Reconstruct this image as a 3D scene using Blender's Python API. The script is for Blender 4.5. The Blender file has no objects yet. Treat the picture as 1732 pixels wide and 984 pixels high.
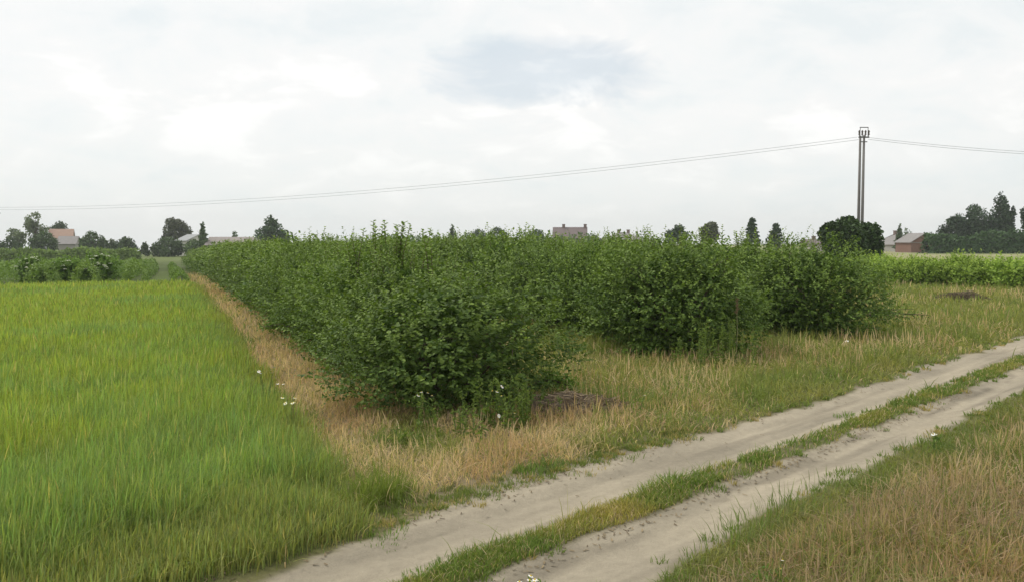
import bpy, math, random
import numpy as np
from mathutils import Vector

# ------------------------------------------------------------------ camera, world, sun
S = bpy.context.scene
C = S.collection
CAM_H = 2.8
FPX, W0, H0, HOR = 1500.0, 1732, 984, 408
PITCH = math.atan((H0/2-HOR)/FPX)
cd = bpy.data.cameras.new('camera'); cam = bpy.data.objects.new('camera', cd); C.objects.link(cam)
cam.location = (0, 0, CAM_H); cam.rotation_euler = (math.pi/2-PITCH, 0, 0)
cd.sensor_width = 36; cd.lens = FPX/W0*36; cd.clip_start = 0.1; cd.clip_end = 6000
S.camera = cam
S.view_settings.view_transform = 'Standard'; S.view_settings.look = 'None'
S.view_settings.gamma = 1; S.view_settings.use_curve_mapping = False
S.view_settings.exposure = 0.44
SUN_EL, SUN_AZ = math.radians(56), math.radians(-62)     # azimuth from +Y, clockwise: high on the left
sl = bpy.data.lights.new('sun', 'SUN'); so = bpy.data.objects.new('sun', sl); C.objects.link(so)
sl.energy = 1.5; sl.angle = math.radians(12); sl.color = (1, .95, .86)
sd = Vector((math.sin(SUN_AZ)*math.cos(SUN_EL), math.cos(SUN_AZ)*math.cos(SUN_EL), math.sin(SUN_EL)))
so.rotation_euler = sd.to_track_quat('Z', 'Y').to_euler()
so.location = (0, 0, 60)
HAZE = 0.00030

wd = bpy.data.worlds.new('World'); S.world = wd; wd.use_nodes = True
nt = wd.node_tree; N = nt.nodes; L = nt.links; N.clear()
def nd(tree, typ, **kw):
    n = tree.nodes.new(typ)
    for k, v in kw.items():
        if k.startswith('i_'): n.inputs[k[2:].replace('_', ' ')].default_value = v
        else: setattr(n, k, v)
    return n
def mth(tree, op, a, b=None, c=None, clamp=False):
    n = tree.nodes.new('ShaderNodeMath'); n.operation = op; n.use_clamp = clamp
    for i, v in enumerate((a, b, c)):
        if v is None: continue
        if isinstance(v, (int, float)): n.inputs[i].default_value = v
        else: tree.links.new(v, n.inputs[i])
    return n.outputs[0]
def mixc(tree, f, a, b, mode='MIX'):
    n = tree.nodes.new('ShaderNodeMix'); n.data_type = 'RGBA'; n.blend_type = mode; n.clamp_factor = True
    for i, v in ((0, f), (6, a), (7, b)):
        if isinstance(v, (int, float)): n.inputs[i].default_value = v
        elif isinstance(v, tuple): n.inputs[i].default_value = (*v[:3], 1)
        else: tree.links.new(v, n.inputs[i])
    return n.outputs[2]
def ramp(tree, x, stops):
    n = tree.nodes.new('ShaderNodeValToRGB'); e = n.color_ramp.elements
    while len(e) < len(stops): e.new(.5)
    for q, (p, c) in zip(e, stops):
        q.position = p; q.color = (c, c, c, 1) if isinstance(c, (int, float)) else (*c, 1)
    tree.links.new(x, n.inputs[0]); return n.outputs[0]
sky = nd(nt, 'ShaderNodeTexSky', sky_type='NISHITA', sun_disc=False)
sky.sun_elevation = SUN_EL; sky.sun_rotation = SUN_AZ
BG = 0.1
tc = nd(nt, 'ShaderNodeTexCoord'); sx = nd(nt, 'ShaderNodeSeparateXYZ'); L.new(tc.outputs['Generated'], sx.inputs[0])
X, Y, Z = sx.outputs
zz = mth(nt, 'ADD', mth(nt, 'MAXIMUM', Z, 0), 0.30)
cx = nd(nt, 'ShaderNodeCombineXYZ')
L.new(mth(nt, 'DIVIDE', X, zz), cx.inputs[0]); L.new(mth(nt, 'DIVIDE', Y, zz), cx.inputs[1]); cx.inputs[2].default_value = 3.7
n1 = nd(nt, 'ShaderNodeTexNoise', i_Scale=1.45, i_Detail=9.0, i_Roughness=.56, i_Distortion=.25); L.new(cx.outputs[0], n1.inputs['Vector'])
n2 = nd(nt, 'ShaderNodeTexNoise', i_Scale=4.6, i_Detail=8.0, i_Roughness=.6, i_Distortion=.5); L.new(cx.outputs[0], n2.inputs['Vector'])
# lit and grey parts of the cloud deck
lum = mth(nt, 'ADD', mth(nt, 'MULTIPLY', n1.outputs[0], .60), mth(nt, 'MULTIPLY', n2.outputs[0], .40))
cl = ramp(nt, lum, [(.40, (.66, .69, .69)), (.465, (.715, .725, .715)), (.53, (.745, .74, .725)), (.59, (.82, .81, .79))])
# thicker, slightly greyer towards the horizon
hz = mth(nt, 'SUBTRACT', 1.0, mth(nt, 'MULTIPLY', mth(nt, 'MAXIMUM', Z, 0), 7.0), clamp=True)
cl = mixc(nt, mth(nt, 'MULTIPLY', hz, .75), cl, (.655, .68, .67))
# the gap in the deck ahead, where blue shows faintly
ga = mth(nt, 'DIVIDE', mth(nt, 'SUBTRACT', mth(nt, 'DIVIDE', X, Y), .035), .135)
gb = mth(nt, 'DIVIDE', mth(nt, 'SUBTRACT', Z, .185), .036)
gd = mth(nt, 'ADD', mth(nt, 'MULTIPLY', ga, ga), mth(nt, 'MULTIPLY', gb, gb))
gd = mth(nt, 'ADD', gd, mth(nt, 'MULTIPLY', mth(nt, 'SUBTRACT', n2.outputs[0], .5), 3.2))
gap = mth(nt, 'MULTIPLY', mth(nt, 'SUBTRACT', 1.25, gd), mth(nt, 'GREATER_THAN', Y, 0), clamp=True)
vm = nd(nt, 'ShaderNodeVectorMath', operation='SCALE'); vm.inputs['Scale'].default_value = 1/BG; L.new(cl, vm.inputs[0])
gc = mixc(nt, .86, sky.outputs[0], (5.3, 5.8, 6.1))
full = mixc(nt, mth(nt, 'MULTIPLY', gap, .72), vm.outputs[0], gc)
full = mixc(nt, .06, full, sky.outputs[0])
bg = nd(nt, 'ShaderNodeBackground'); bg.inputs[1].default_value = BG; L.new(full, bg.inputs[0])
wo = nd(nt, 'ShaderNodeOutputWorld'); L.new(bg.outputs[0], wo.inputs[0])
wd.cycles.sampling_method = 'MANUAL'; wd.cycles.sample_map_resolution = 512

# ------------------------------------------------------------------ numeric helpers
rng = np.random.default_rng(7); random.seed(7)
def smooth(a, b, x):
    t = np.clip((np.asarray(x, float)-a)/(b-a), 0, 1); return t*t*(3-2*t)
def _h(ix, iy, sd):
    n = (ix.astype(np.int64)*374761393 + iy.astype(np.int64)*668265263 + sd*2147483647) & 0xffffffff
    n = ((n ^ (n >> 13))*1274126177) & 0xffffffff
    return ((n ^ (n >> 16)) & 0xffffff)/float(0xffffff)
def vn(x, y, sd=0):
    x = np.asarray(x, float); y = np.asarray(y, float)
    ix = np.floor(x); iy = np.floor(y); fx = x-ix; fy = y-iy; fx = fx*fx*(3-2*fx); fy = fy*fy*(3-2*fy)
    a = _h(ix, iy, sd); b = _h(ix+1, iy, sd); c = _h(ix, iy+1, sd); d = _h(ix+1, iy+1, sd)
    return (a*(1-fx)+b*fx)*(1-fy)+(c*(1-fx)+d*fx)*fy
def fbm(x, y, sd=0, o=4):
    s = 0; a = .5; t = 0
    for k in range(o):
        s = s+a*vn(np.asarray(x)*2**k+17.3*k, np.asarray(y)*2**k-9.1*k, sd+k); t += a; a *= .55
    return s/t
# rows run 21.3 degrees to the left of the view; the track 43 degrees to the right
RA, TA = math.radians(-21.3), math.radians(43.0)
def sp(x, y): return x*math.sin(RA)+y*math.cos(RA), x*math.cos(RA)-y*math.sin(RA)
def xy_sp(s, p): return s*math.sin(RA)+p*math.cos(RA), s*math.cos(RA)-p*math.sin(RA)
def uv(x, y): return x*math.sin(TA)+y*math.cos(TA), x*math.cos(TA)-y*math.sin(TA)
def xy_uv(u, v): return u*math.sin(TA)+v*math.cos(TA), u*math.cos(TA)-v*math.sin(TA)
def terrain(x, y):
    s, p = sp(x, y)
    wl = 1-smooth(5, 60, p)
    z = -1.35*smooth(54, 140, s)*wl - np.maximum(0, s-300)*.0105*(1-smooth(40, 200, p)*.7)
    return z + .05*(fbm(np.asarray(x)*.15, np.asarray(y)*.15, 91, 2)-.5)
def gz(x, y): return float(terrain(x, y))
def at(px, py, z=0.0):
    dx = (px-W0/2)/FPX; dy = -(py-H0/2)/FPX
    Yd = math.cos(PITCH)+dy*math.sin(PITCH); Zd = -math.sin(PITCH)+dy*math.cos(PITCH)
    t = (z-CAM_H)/Zd; return dx*t, Yd*t
def col(px, D): return (px-W0/2)/FPX*D, D            # point on the viewing column px at distance D
def zof(py, D): return CAM_H+(HOR-py)/FPX*D

# ------------------------------------------------------------------ materials
def new_mat(name):
    m = bpy.data.materials.new(name); m.use_nodes = True; m.node_tree.nodes.clear(); return m, m.node_tree
def out(t, sh):
    o = nd(t, 'ShaderNodeOutputMaterial'); t.links.new(sh, o.inputs[0])
def plant_mat(name, gain=(1, 1, 1), rough=.5, spec=.35, trans=.22, objvar=.12):
    m, t = new_mat(name)
    a = nd(t, 'ShaderNodeAttribute', attribute_name='Col')
    c = mixc(t, 1.0, a.outputs[0], gain, 'MULTIPLY')
    oi = nd(t, 'ShaderNodeObjectInfo')
    f = mth(t, 'ADD', 1-objvar, mth(t, 'MULTIPLY', oi.outputs['Random'], 2*objvar))
    v = nd(t, 'ShaderNodeVectorMath', operation='SCALE'); t.links.new(c, v.inputs[0]); t.links.new(f, v.inputs['Scale'])
    p = nd(t, 'ShaderNodeBsdfPrincipled', i_Roughness=rough); p.inputs['Specular IOR Level'].default_value = spec
    t.links.new(v.outputs[0], p.inputs['Base Color'])
    tr = nd(t, 'ShaderNodeBsdfTranslucent'); tg = mixc(t, 1.0, v.outputs[0], (1.15, 1.25, .6), 'MULTIPLY'); t.links.new(tg, tr.inputs[0])
    mx = nd(t, 'ShaderNodeMixShader'); mx.inputs[0].default_value = trans
    t.links.new(p.outputs[0], mx.inputs[1]); t.links.new(tr.outputs[0], mx.inputs[2]); out(t, mx.outputs[0]); return m
def plain(name, c, rough=.85, var=.15, scale=6.0, spec=.2, metal=0):
    m, t = new_mat(name)
    g = nd(t, 'ShaderNodeTexCoord'); n = nd(t, 'ShaderNodeTexNoise', i_Scale=scale, i_Detail=6.0); t.links.new(g.outputs['Object'], n.inputs['Vector'])
    f = mth(t, 'ADD', 1-var, mth(t, 'MULTIPLY', n.outputs[0], 2*var))
    v = nd(t, 'ShaderNodeVectorMath', operation='SCALE'); v.inputs[0].default_value = c; t.links.new(f, v.inputs['Scale'])
    p = nd(t, 'ShaderNodeBsdfPrincipled', i_Roughness=rough, i_Metallic=metal); p.inputs['Specular IOR Level'].default_value = spec
    t.links.new(v.outputs[0], p.inputs['Base Color']); out(t, p.outputs[0]); return m
def ridged(name, c, per, axis, rough=.8):       # roof covering with courses
    m, t = new_mat(name)
    g = nd(t, 'ShaderNodeTexCoord'); w = nd(t, 'ShaderNodeTexWave', i_Scale=per, i_Distortion=.6, bands_direction=axis); t.links.new(g.outputs['Object'], w.inputs['Vector'])
    n = nd(t, 'ShaderNodeTexNoise', i_Scale=1.3, i_Detail=6.0); t.links.new(g.outputs['Object'], n.inputs['Vector'])
    f = mth(t, 'ADD', .7, mth(t, 'ADD', mth(t, 'MULTIPLY', w.outputs[1], .18), mth(t, 'MULTIPLY', n.outputs[0], .4)))
    v = nd(t, 'ShaderNodeVectorMath', operation='SCALE'); v.inputs[0].default_value = c; t.links.new(f, v.inputs['Scale'])
    p = nd(t, 'ShaderNodeBsdfPrincipled', i_Roughness=rough); t.links.new(v.outputs[0], p.inputs['Base Color']); out(t, p.outputs[0]); return m
def brick_mat(name, a, b):
    m, t = new_mat(name)
    g = nd(t, 'ShaderNodeTexCoord'); w = nd(t, 'ShaderNodeTexBrick', i_Scale=3.0); w.inputs['Color1'].default_value = (*a, 1); w.inputs['Color2'].default_value = (*b, 1); w.inputs['Mortar'].default_value = (.35, .32, .28, 1)
    t.links.new(g.outputs['Object'], w.inputs['Vector'])
    p = nd(t, 'ShaderNodeBsdfPrincipled', i_Roughness=.9); t.links.new(w.outputs[0], p.inputs['Base Color']); out(t, p.outputs[0]); return m
def earth_mat(name):
    m, t = new_mat(name)
    a = nd(t, 'ShaderNodeAttribute', attribute_name='Col')
    g = nd(t, 'ShaderNodeTexCoord')
    n = nd(t, 'ShaderNodeTexNoise', i_Scale=9.0, i_Detail=10.0, i_Roughness=.68); t.links.new(g.outputs['Object'], n.inputs['Vector'])
    n2 = nd(t, 'ShaderNodeTexNoise', i_Scale=70.0, i_Detail=4.0, i_Roughness=.7); t.links.new(g.outputs['Object'], n2.inputs['Vector'])
    f = mth(t, 'ADD', .62, mth(t, 'ADD', mth(t, 'MULTIPLY', n.outputs[0], .46), mth(t, 'MULTIPLY', n2.outputs[0], .3)))
    v = nd(t, 'ShaderNodeVectorMath', operation='SCALE'); t.links.new(a.outputs[0], v.inputs[0]); t.links.new(f, v.inputs['Scale'])
    p = nd(t, 'ShaderNodeBsdfPrincipled', i_Roughness=.95); p.inputs['Specular IOR Level'].default_value = .1
    b = nd(t, 'ShaderNodeBump', i_Strength=.9, i_Distance=.045); t.links.new(mth(t, 'ADD', n.outputs[0], mth(t, 'MULTIPLY', n2.outputs[0], .3)), b.inputs['Height'])
    t.links.new(b.outputs[0], p.inputs['Normal']); t.links.new(v.outputs[0], p.inputs['Base Color']); out(t, p.outputs[0]); return m
M_GRASS = plant_mat('grass_blades', (1.62, 1.48, 1.5), objvar=0, rough=.6, spec=.2, trans=.42)
M_BUSH = plant_mat('bush_leaves', (2.1, 1.95, 1.6), rough=.55, spec=.19, trans=.22, objvar=.13)
M_TREE = plant_mat('tree_leaves', (1.25, 1.25, 1.1), rough=.6, spec=.2, trans=.12, objvar=.10)
M_EARTH = earth_mat('earth')
M_BARK = plain('bark', (.11, .085, .06), var=.35, scale=9)
M_TWIG = plant_mat('dead_twigs', trans=0, objvar=0, rough=.9, spec=.1)
M_CONC = plain('weathered_concrete', (.205, .195, .185), var=.2, scale=3)
M_STEEL = plain('galvanised_steel', (.14, .14, .14), rough=.5, metal=.3)
M_WIRE = plain('aluminium_wire', (.20, .21, .21), rough=.5, metal=.3)
M_PORC = plain('porcelain', (.12, .10, .09), rough=.3, spec=.5)
M_PETAL = plain('white_petals', (.8, .8, .76), var=.05)
M_YOLK = plain('yellow_centre', (.6, .42, .04), var=.1)
M_UMBEL = plain('cream_umbels', (.72, .74, .55), var=.1)
M_GLASS = plain('window_glass', (.04, .05, .06), rough=.15, spec=.6)
M_WHITEW = plain('pale_render', (.62, .60, .55), var=.08)
M_GREYW = plain('grey_render', (.36, .34, .31), var=.12)
M_TAN = plain('tan_render', (.42, .36, .29), var=.1)
M_BRICK = plain('red_brick', (.21, .125, .095), var=.3, scale=2.5)
M_RTILE = ridged('faded_orange_tiles', (.32, .21, .155), 2.5, 'Z')
M_GROOF = ridged('grey_sheet_roof', (.24, .225, .215), 1.5, 'X')
M_BROOF = ridged('brown_tiles', (.165, .13, .125), 2.5, 'Z')
M_FROOF = ridged('pale_fibre_cement_roof', (.30, .31, .31), 1.5, 'X')
M_CHIM = plain('sooty_chimney_brick', (.20, .15, .135), var=.25)
M_FRAME = plain('white_frames', (.7, .7, .68))

# ------------------------------------------------------------------ mesh helpers
def link_mesh(name, v, f, m, parent=None, colr=None, smooth_=False):
    """v (N,3); f: (M,k) array or list of tuples"""
    me = bpy.data.meshes.new(name); v = np.asarray(v, np.float32)
    if isinstance(f, np.ndarray):
        k = f.shape[1]; me.vertices.add(len(v)); me.vertices.foreach_set('co', v.ravel())
        me.loops.add(f.size); me.loops.foreach_set('vertex_index', f.astype(np.int32).ravel())
        me.polygons.add(len(f)); me.polygons.foreach_set('loop_start', np.arange(0, f.size, k, dtype=np.int32))
        me.update(calc_edges=True)
    else:
        me.from_pydata([tuple(map(float, q)) for q in v], [], f); me.update()
    if colr is not None:
        ca = me.color_attributes.new('Col', 'FLOAT_COLOR', 'POINT')
        c4 = np.ones((len(v), 4), np.float32); c4[:, :3] = colr; ca.data.foreach_set('color', c4.ravel())
    if smooth_: me.polygons.foreach_set('use_smooth', np.ones(len(me.polygons), bool))
    me.materials.append(m)
    o = bpy.data.objects.new(name, me); C.objects.link(o)
    if parent is not None: o.parent = parent
    return o
def tag(o, label=None, cat=None, group=None, kind=None):
    if label: o['label'] = label
    if cat: o['category'] = cat
    if group: o['group'] = group
    if kind: o['kind'] = kind
    return o
def empty(name, loc, rz=0):
    o = bpy.data.objects.new(name, None); C.objects.link(o); o.location = loc; o.rotation_euler = (0, 0, rz); o.empty_display_size = .3; return o
def copy_tree(o, parent=None):
    c = o.copy(); C.objects.link(c); c.parent = parent
    for ch in o.children: copy_tree(ch, c)
    return c
class MB:
    def __init__(s): s.v = []; s.f = []
    def add(s, vs, fs):
        b = len(s.v); s.v += [tuple(q) for q in vs]; s.f += [tuple(i+b for i in q) for q in fs]
    def box(s, x0, x1, y0, y1, z0, z1):
        s.add([(x0,y0,z0),(x1,y0,z0),(x1,y1,z0),(x0,y1,z0),(x0,y0,z1),(x1,y0,z1),(x1,y1,z1),(x0,y1,z1)],
              [(3,2,1,0),(4,5,6,7),(0,1,5,4),(1,2,6,5),(2,3,7,6),(3,0,4,7)])
    def tube(s, pts, rad, n=6):
        pts = [Vector(p) for p in pts]
        if not isinstance(rad, (list, tuple)): rad = [rad]*len(pts)
        b = len(s.v)
        for i, p in enumerate(pts):
            d = (pts[min(i+1, len(pts)-1)]-pts[max(i-1, 0)]).normalized()
            a = d.cross(Vector((0, 0, 1)) if abs(d.z) < .9 else Vector((1, 0, 0))).normalized(); c = d.cross(a)
            for k in range(n):
                q = p+(a*math.cos(2*math.pi*k/n)+c*math.sin(2*math.pi*k/n))*rad[i]; s.v.append(tuple(q))
        for i in range(len(pts)-1):
            for k in range(n):
                s.f.append((b+i*n+k, b+i*n+(k+1) % n, b+(i+1)*n+(k+1) % n, b+(i+1)*n+k))
        s.f.append(tuple(b+k for k in reversed(range(n)))); s.f.append(tuple(b+(len(pts)-1)*n+k for k in range(n)))
    def build(s, name, m, parent=None, sm=False): return link_mesh(name, s.v, s.f, m, parent, smooth_=sm)

def ribbons(P, h, w, az, lean, laz, prof, cb, ct, pw=1.8, droop=.25):
    """upright tapering blades, one per row of P"""
    n = len(P); K = len(prof); prof = np.asarray(prof)
    t = np.linspace(0, 1, K)[None, :]
    h = h[:, None]; ln = lean[:, None]
    off = ln*h*t**pw
    cx_ = P[:, 0:1]+off*np.cos(laz)[:, None]; cy_ = P[:, 1:2]+off*np.sin(laz)[:, None]
    cz_ = P[:, 2:3]+h*t*(1-droop*ln*t*t)
    hw = .5*w[:, None]*prof[None, :]
    dx = np.cos(az)[:, None]*hw; dy = np.sin(az)[:, None]*hw
    V = np.stack([np.stack([cx_-dx, cy_-dy, cz_], -1), np.stack([cx_+dx, cy_+dy, cz_], -1)], 2).reshape(-1, 3)
    b = (np.arange(n)*2*K)[:, None]+(np.arange(K-1)*2)[None, :]
    F = np.stack([b, b+1, b+3, b+2], -1).reshape(-1, 4)
    tt = t[..., None]; cc = cb[:, None, :]*(1-tt)+ct[:, None, :]*tt
    CC = np.repeat(cc, 2, axis=1).reshape(-1, 3)
    return V, F, CC
def join(parts):
    vs = []; fs = []; cs = []; b = 0
    for v, f, c in parts:
        vs.append(v); fs.append(f+b); cs.append(c); b += len(v)
    return np.concatenate(vs), np.concatenate(fs), np.concatenate(cs)
def scatter(area_fn, d0, d1, dens, a0=-42, a1=42, r=None):
    """random ground points in the sector between distances d0 and d1; dens(d) = per square metre"""
    r = r or rng; edges = np.geomspace(d0, d1, 26); P = []
    for e0, e1 in zip(edges[:-1], edges[1:]):
        A = math.radians(a1-a0)/2*(e1*e1-e0*e0); n = int(A*dens((e0+e1)/2))
        d = np.sqrt(r.uniform(e0*e0, e1*e1, n)); a = np.radians(r.uniform(a0, a1, n))
        P.append(np.stack([d*np.sin(a), d*np.cos(a)], 1))
    P = np.concatenate(P); k = area_fn(P[:, 0], P[:, 1]); P = P[r.random(len(P)) < k]
    return P[:, 0], P[:, 1]
def lerp(a, b, t): return np.asarray(a)[None, :]*(1-t[:, None])+np.asarray(b)[None, :]*t[:, None]

# ------------------------------------------------------------------ zones on the ground
def edge_noise(u, sd, amp=.14): return (fbm(u*1.1, u*0+sd, sd, 4)-.5)*2*amp
def sandness(x, y):
    """1 on the bare sand of the two ruts"""
    u, v = uv(x, y)
    e1 = -6.68+edge_noise(u, 3, .30)-.36*(1-smooth(8.5, 11.5, u))*smooth(5.5, 7.5, u)+.10*(1-smooth(3.5, 5.5, u))
    e2 = -5.47+edge_noise(u, 5, .12); e3 = -5.10+edge_noise(u, 7, .10); e4 = -4.24+edge_noise(u, 9, .2)+.22*(1-smooth(5, 9, u))
    s = .07
    a = smooth(e1-s, e1+s, v)*(1-smooth(e2-s, e2+s, v)); b = smooth(e3-s, e3+s, v)*(1-smooth(e4-s, e4+s, v))
    return np.maximum(a, b)
WHEAT_END = 57.0
def wheat_mask(x, y):
    s, p = sp(x, y); u, v = uv(x, y)
    pe = 1.78+(fbm(s*.35, s*0, 21, 3)-.5)*.5
    ve = -7.12+.42*(1-smooth(4.2, 7.5, u))+(fbm(u*.7, u*0, 23, 3)-.5)*.5
    return (1-smooth(pe-.25, pe+.15, p))*(1-smooth(ve-.2, ve+.12, v))*(s < WHEAT_END+(vn(p*.3, p*0, 5)-.5)*2.5)
BUSH1 = at(770, 688)
def meadow_colour(x, y):
    """base colour and greenness of the grass outside the grain field"""
    s, p = sp(x, y); u, v = uv(x, y)
    big = fbm(x*.45, y*.45, 31, 4); sm = fbm(x*1.7, y*1.7, 37, 3)
    near = v > -4.8                                                # the side of the track the camera stands on
    g_far = .16+.84*smooth(9.6, 12.8, u+ (big-.5)*6)                         # the far verge gets green along the track
    strip = 1-smooth(3.4, 5.5, p)
    g_far = g_far*(1-.9*strip*smooth(11, 14, s))
    g_far = g_far*(1-.42*smooth(.52, .68, fbm(x*.3, y*.3, 43, 3)))
    g_far = np.maximum(g_far, .8*(1-smooth(2.2, 2.9, p+(sm-.5)*.6))*(1-smooth(9, 12, s)))
    edge = np.exp(-((v+7.0)/.45)**2)*smooth(9.5, 11.5, u)
    g_far = np.maximum(g_far, edge*.9); g_far = np.maximum(g_far, .85*smooth(.55, .66, fbm(x*.75+4, y*.75, 45, 3)))
    g_near = .36+1.5*(big-.5)+.75*np.exp(-((v+4.05)/.42)**2)+.35*smooth(13, 22, u)
    g = np.where(near, g_near, g_far)+(sm-.5)*.35
    return np.clip(g, 0, 1), big, sm
STRAW = np.array((.385, .318, .21)); ORANGE = np.array((.325, .245, .15)); REDB = np.array((.285, .225, .155))
GREEN = np.array((.115, .165, .042)); OLIVE = np.array((.20, .205, .07)); BLUEG = np.array((.115, .195, .07))
YELG = np.array((.185, .25, .048))
def ground_colour(x, y):
    g, big, sm = meadow_colour(x, y)
    w = wheat_mask(x, y); s, p = sp(x, y)
    c = lerp(STRAW*.72, OLIVE*.7, g)
    c = c*(1-w[:, None])+np.array((.11, .13, .045))*w[:, None]
    far = smooth(57, 66, s)                                        # beyond the crest: fields
    fc = lerp((.10, .135, .04), (.17, .20, .075), fbm(x*.02, y*.02, 3, 3)); lf = (1-smooth(5, 20, p))*(1-smooth(160, 220, s)); fc = fc*(1-lf[:, None])+lerp((.055, .07, .025), (.12, .165, .045), np.clip(fbm(x*.5, y*.5, 4, 3)*.7+.5*np.exp(-((p+.3)/.9)**2), 0, 1))*lf[:, None]
    pale = smooth(25, 60, p)*smooth(85, 110, s)                    # the pale ripe field on the right
    st = smooth(.4, .6, vn(s*.06+p*.002, s*0, 71))
    fc = fc*(1-pale[:, None])+lerp((.20, .23, .10), (.31, .29, .16), st)*pale[:, None]
    return c*(1-far[:, None])+fc*far[:, None]

# ------------------------------------------------------------------ ground sheet
def axis(lo, hi, step, far_lo, far_hi, k=1.18):
    a = list(np.arange(lo, hi+.001, step)); st = step; x = hi
    while x < far_hi: st *= k; x += st; a.append(x)
    st = step; x = lo; b = []
    while x > far_lo: st *= k; x -= st; b.append(x)
    return np.array(b[::-1]+a)
gx = axis(-26, 30, .3, -1500, 1500); gy = axis(0, 52, .3, -300, 1500)
GX, GY = np.meshgrid(gx, gy); xf = GX.ravel(); yf = GY.ravel()
_, vf = uv(xf, yf)
corr = smooth(-8.3, -7.6, vf)*(1-smooth(-4.0, -3.4, vf))
zf = terrain(xf, yf)-.14*corr
nx, ny = len(gx), len(gy)
idx = (np.arange(ny-1)[:, None]*nx+np.arange(nx-1)[None, :]).ravel()
GF = np.stack([idx, idx+1, idx+nx+1, idx+nx], 1)
tag(link_mesh('ground', np.stack([xf, yf, zf], 1), GF, M_EARTH, colr=ground_colour(xf, yf), smooth_=True), kind='structure')

# the dirt track: two sandy ruts with relief
def track_z(u, v):
    x, y = xy_uv(u, v)
    rel = -.055*np.exp(-((v+6.05)/.42)**2)-.05*np.exp(-((v+4.68)/.30)**2)+.035*np.exp(-((v+5.28)/.2)**2)
    rel = rel-.018*np.exp(-((v+6.28)/.09)**2)-.016*np.exp(-((v+5.86)/.08)**2)
    sn = sandness(x, y)
    rel = rel+sn*(.05*(fbm(u*.7, v*6, 51, 4)-.5)+.035*(fbm(u*4, v*7, 53, 4)-.5))
    fade = smooth(-8.9, -8.2, v)*(1-smooth(-3.5, -2.9, v))
    return terrain(x, y)+.006+rel*fade
us = np.concatenate([np.arange(-4, 26, .07), np.arange(26, 60, .3), np.arange(60, 140, 2.0)]); vs_ = np.arange(-8.9, -2.89, .06)
UU, VV = np.meshgrid(us, vs_); u_, v_ = UU.ravel(), VV.ravel(); tx, ty = xy_uv(u_, v_)
sn = sandness(tx, ty); gcol = ground_colour(tx, ty)
tone = fbm(u_*.5, v_*2.2, 61, 4); rutm = fbm(u_*.35, v_*6, 63, 4)
sand = lerp((.285, .252, .192), (.455, .395, .295), np.clip(tone*1.3-.1, 0, 1))
sand *= (1-.20*smooth(.52, .72, rutm))[:, None]; sand *= (.90+.2*fbm(u_*.25, v_*15, 69, 3))[:, None]
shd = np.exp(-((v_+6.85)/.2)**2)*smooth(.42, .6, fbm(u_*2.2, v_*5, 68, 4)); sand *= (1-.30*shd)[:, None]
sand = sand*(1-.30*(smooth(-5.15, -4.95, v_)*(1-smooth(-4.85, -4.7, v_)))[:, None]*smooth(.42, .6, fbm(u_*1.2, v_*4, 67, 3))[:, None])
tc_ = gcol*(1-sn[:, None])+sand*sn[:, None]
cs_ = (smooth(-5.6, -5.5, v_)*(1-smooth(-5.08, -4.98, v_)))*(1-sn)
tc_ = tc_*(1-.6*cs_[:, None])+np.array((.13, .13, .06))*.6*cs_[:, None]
n_u, n_v = len(us), len(vs_)
idx = (np.arange(n_v-1)[:, None]*n_u+np.arange(n_u-1)[None, :]).ravel()
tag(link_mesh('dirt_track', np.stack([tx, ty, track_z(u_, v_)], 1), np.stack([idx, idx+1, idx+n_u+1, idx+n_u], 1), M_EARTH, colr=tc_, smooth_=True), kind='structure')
def surf(x, y):
    u, v = uv(x, y); inn = (v > -8.9) & (v < -2.9)
    return np.where(inn, track_z(u, v), terrain(x, y))

# ------------------------------------------------------------------ grain field
def px_w(d, base, k=.00095): return np.maximum(base, d*k)
x, y = scatter(wheat_mask, 4.5, 64, lambda d: float(np.clip(1900*(9/d)**1.7, 90, 2300)))
d = np.hypot(x, y); n = len(x); s, p = sp(x, y); u, v = uv(x, y)
patch = fbm(x*.28, y*.28, 101, 4); fine = fbm(x*1.3, y*1.3, 103, 3)
edge = smooth(.9, 2.0, p+(fine-.5)); vedge = smooth(-8.5, -7.3, v+(fine-.5)*1.6)
blue = np.clip(smooth(.42, .68, patch+.12*smooth(-6, 1.5, p)-.10*smooth(18, 32, d)+.09*(1-smooth(7, 12, d)))+(rng.random(n)-.5)*.35, 0, 1)
ctip = lerp(YELG, BLUEG*1.12, blue*.58); ctip = ctip*(.84+.42*fine[:, None])
weedy = np.clip(np.maximum(edge, vedge)*1.0, 0, 1); ctip = ctip*(1-.55*weedy[:, None])+OLIVE*.82*.55*weedy[:, None]
ctip *= rng.uniform(.66, 1.34, n)[:, None]
k = rng.random(n) < .05; ctip[k] = np.array((.33, .34, .12))*rng.uniform(.8, 1.15, (k.sum(), 1))
ctip *= np.stack([rng.uniform(.85, 1.18, n), np.ones(n), rng.uniform(.8, 1.3, n)], 1)
hh = rng.uniform(.36, .68, n)*(1-.35*edge)*(1-.50*vedge)*(.86+.28*fbm(x*.6, y*.6, 107, 3))
P = np.stack([x, y, surf(x, y)], 1)
stalk = rng.random(n) < .40
wheat_parts = []
for msk, prof, wb, ln, pw in ((~stalk, (.8, 1, .85, .5, .05), .0085, (.15, .95), 2.6), (stalk, (.3, .28, .26, .26, 1.15, .9, .1), .0095, (.0, .22), 2.4)):
    q = msk; m_ = q.sum()
    wheat_parts.append(ribbons(P[q], hh[q]*(1.05 if ln[1] < .2 else .95), px_w(d[q], wb), rng.uniform(0, math.pi, m_), rng.uniform(*ln, m_), rng.normal(.6, 1.7, m_), prof, ctip[q], ctip[q]*(np.array((1.12, 1.05, 1.1)) if ln[1] < .2 else 1), pw))
V, F, CC = join(wheat_parts)
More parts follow.
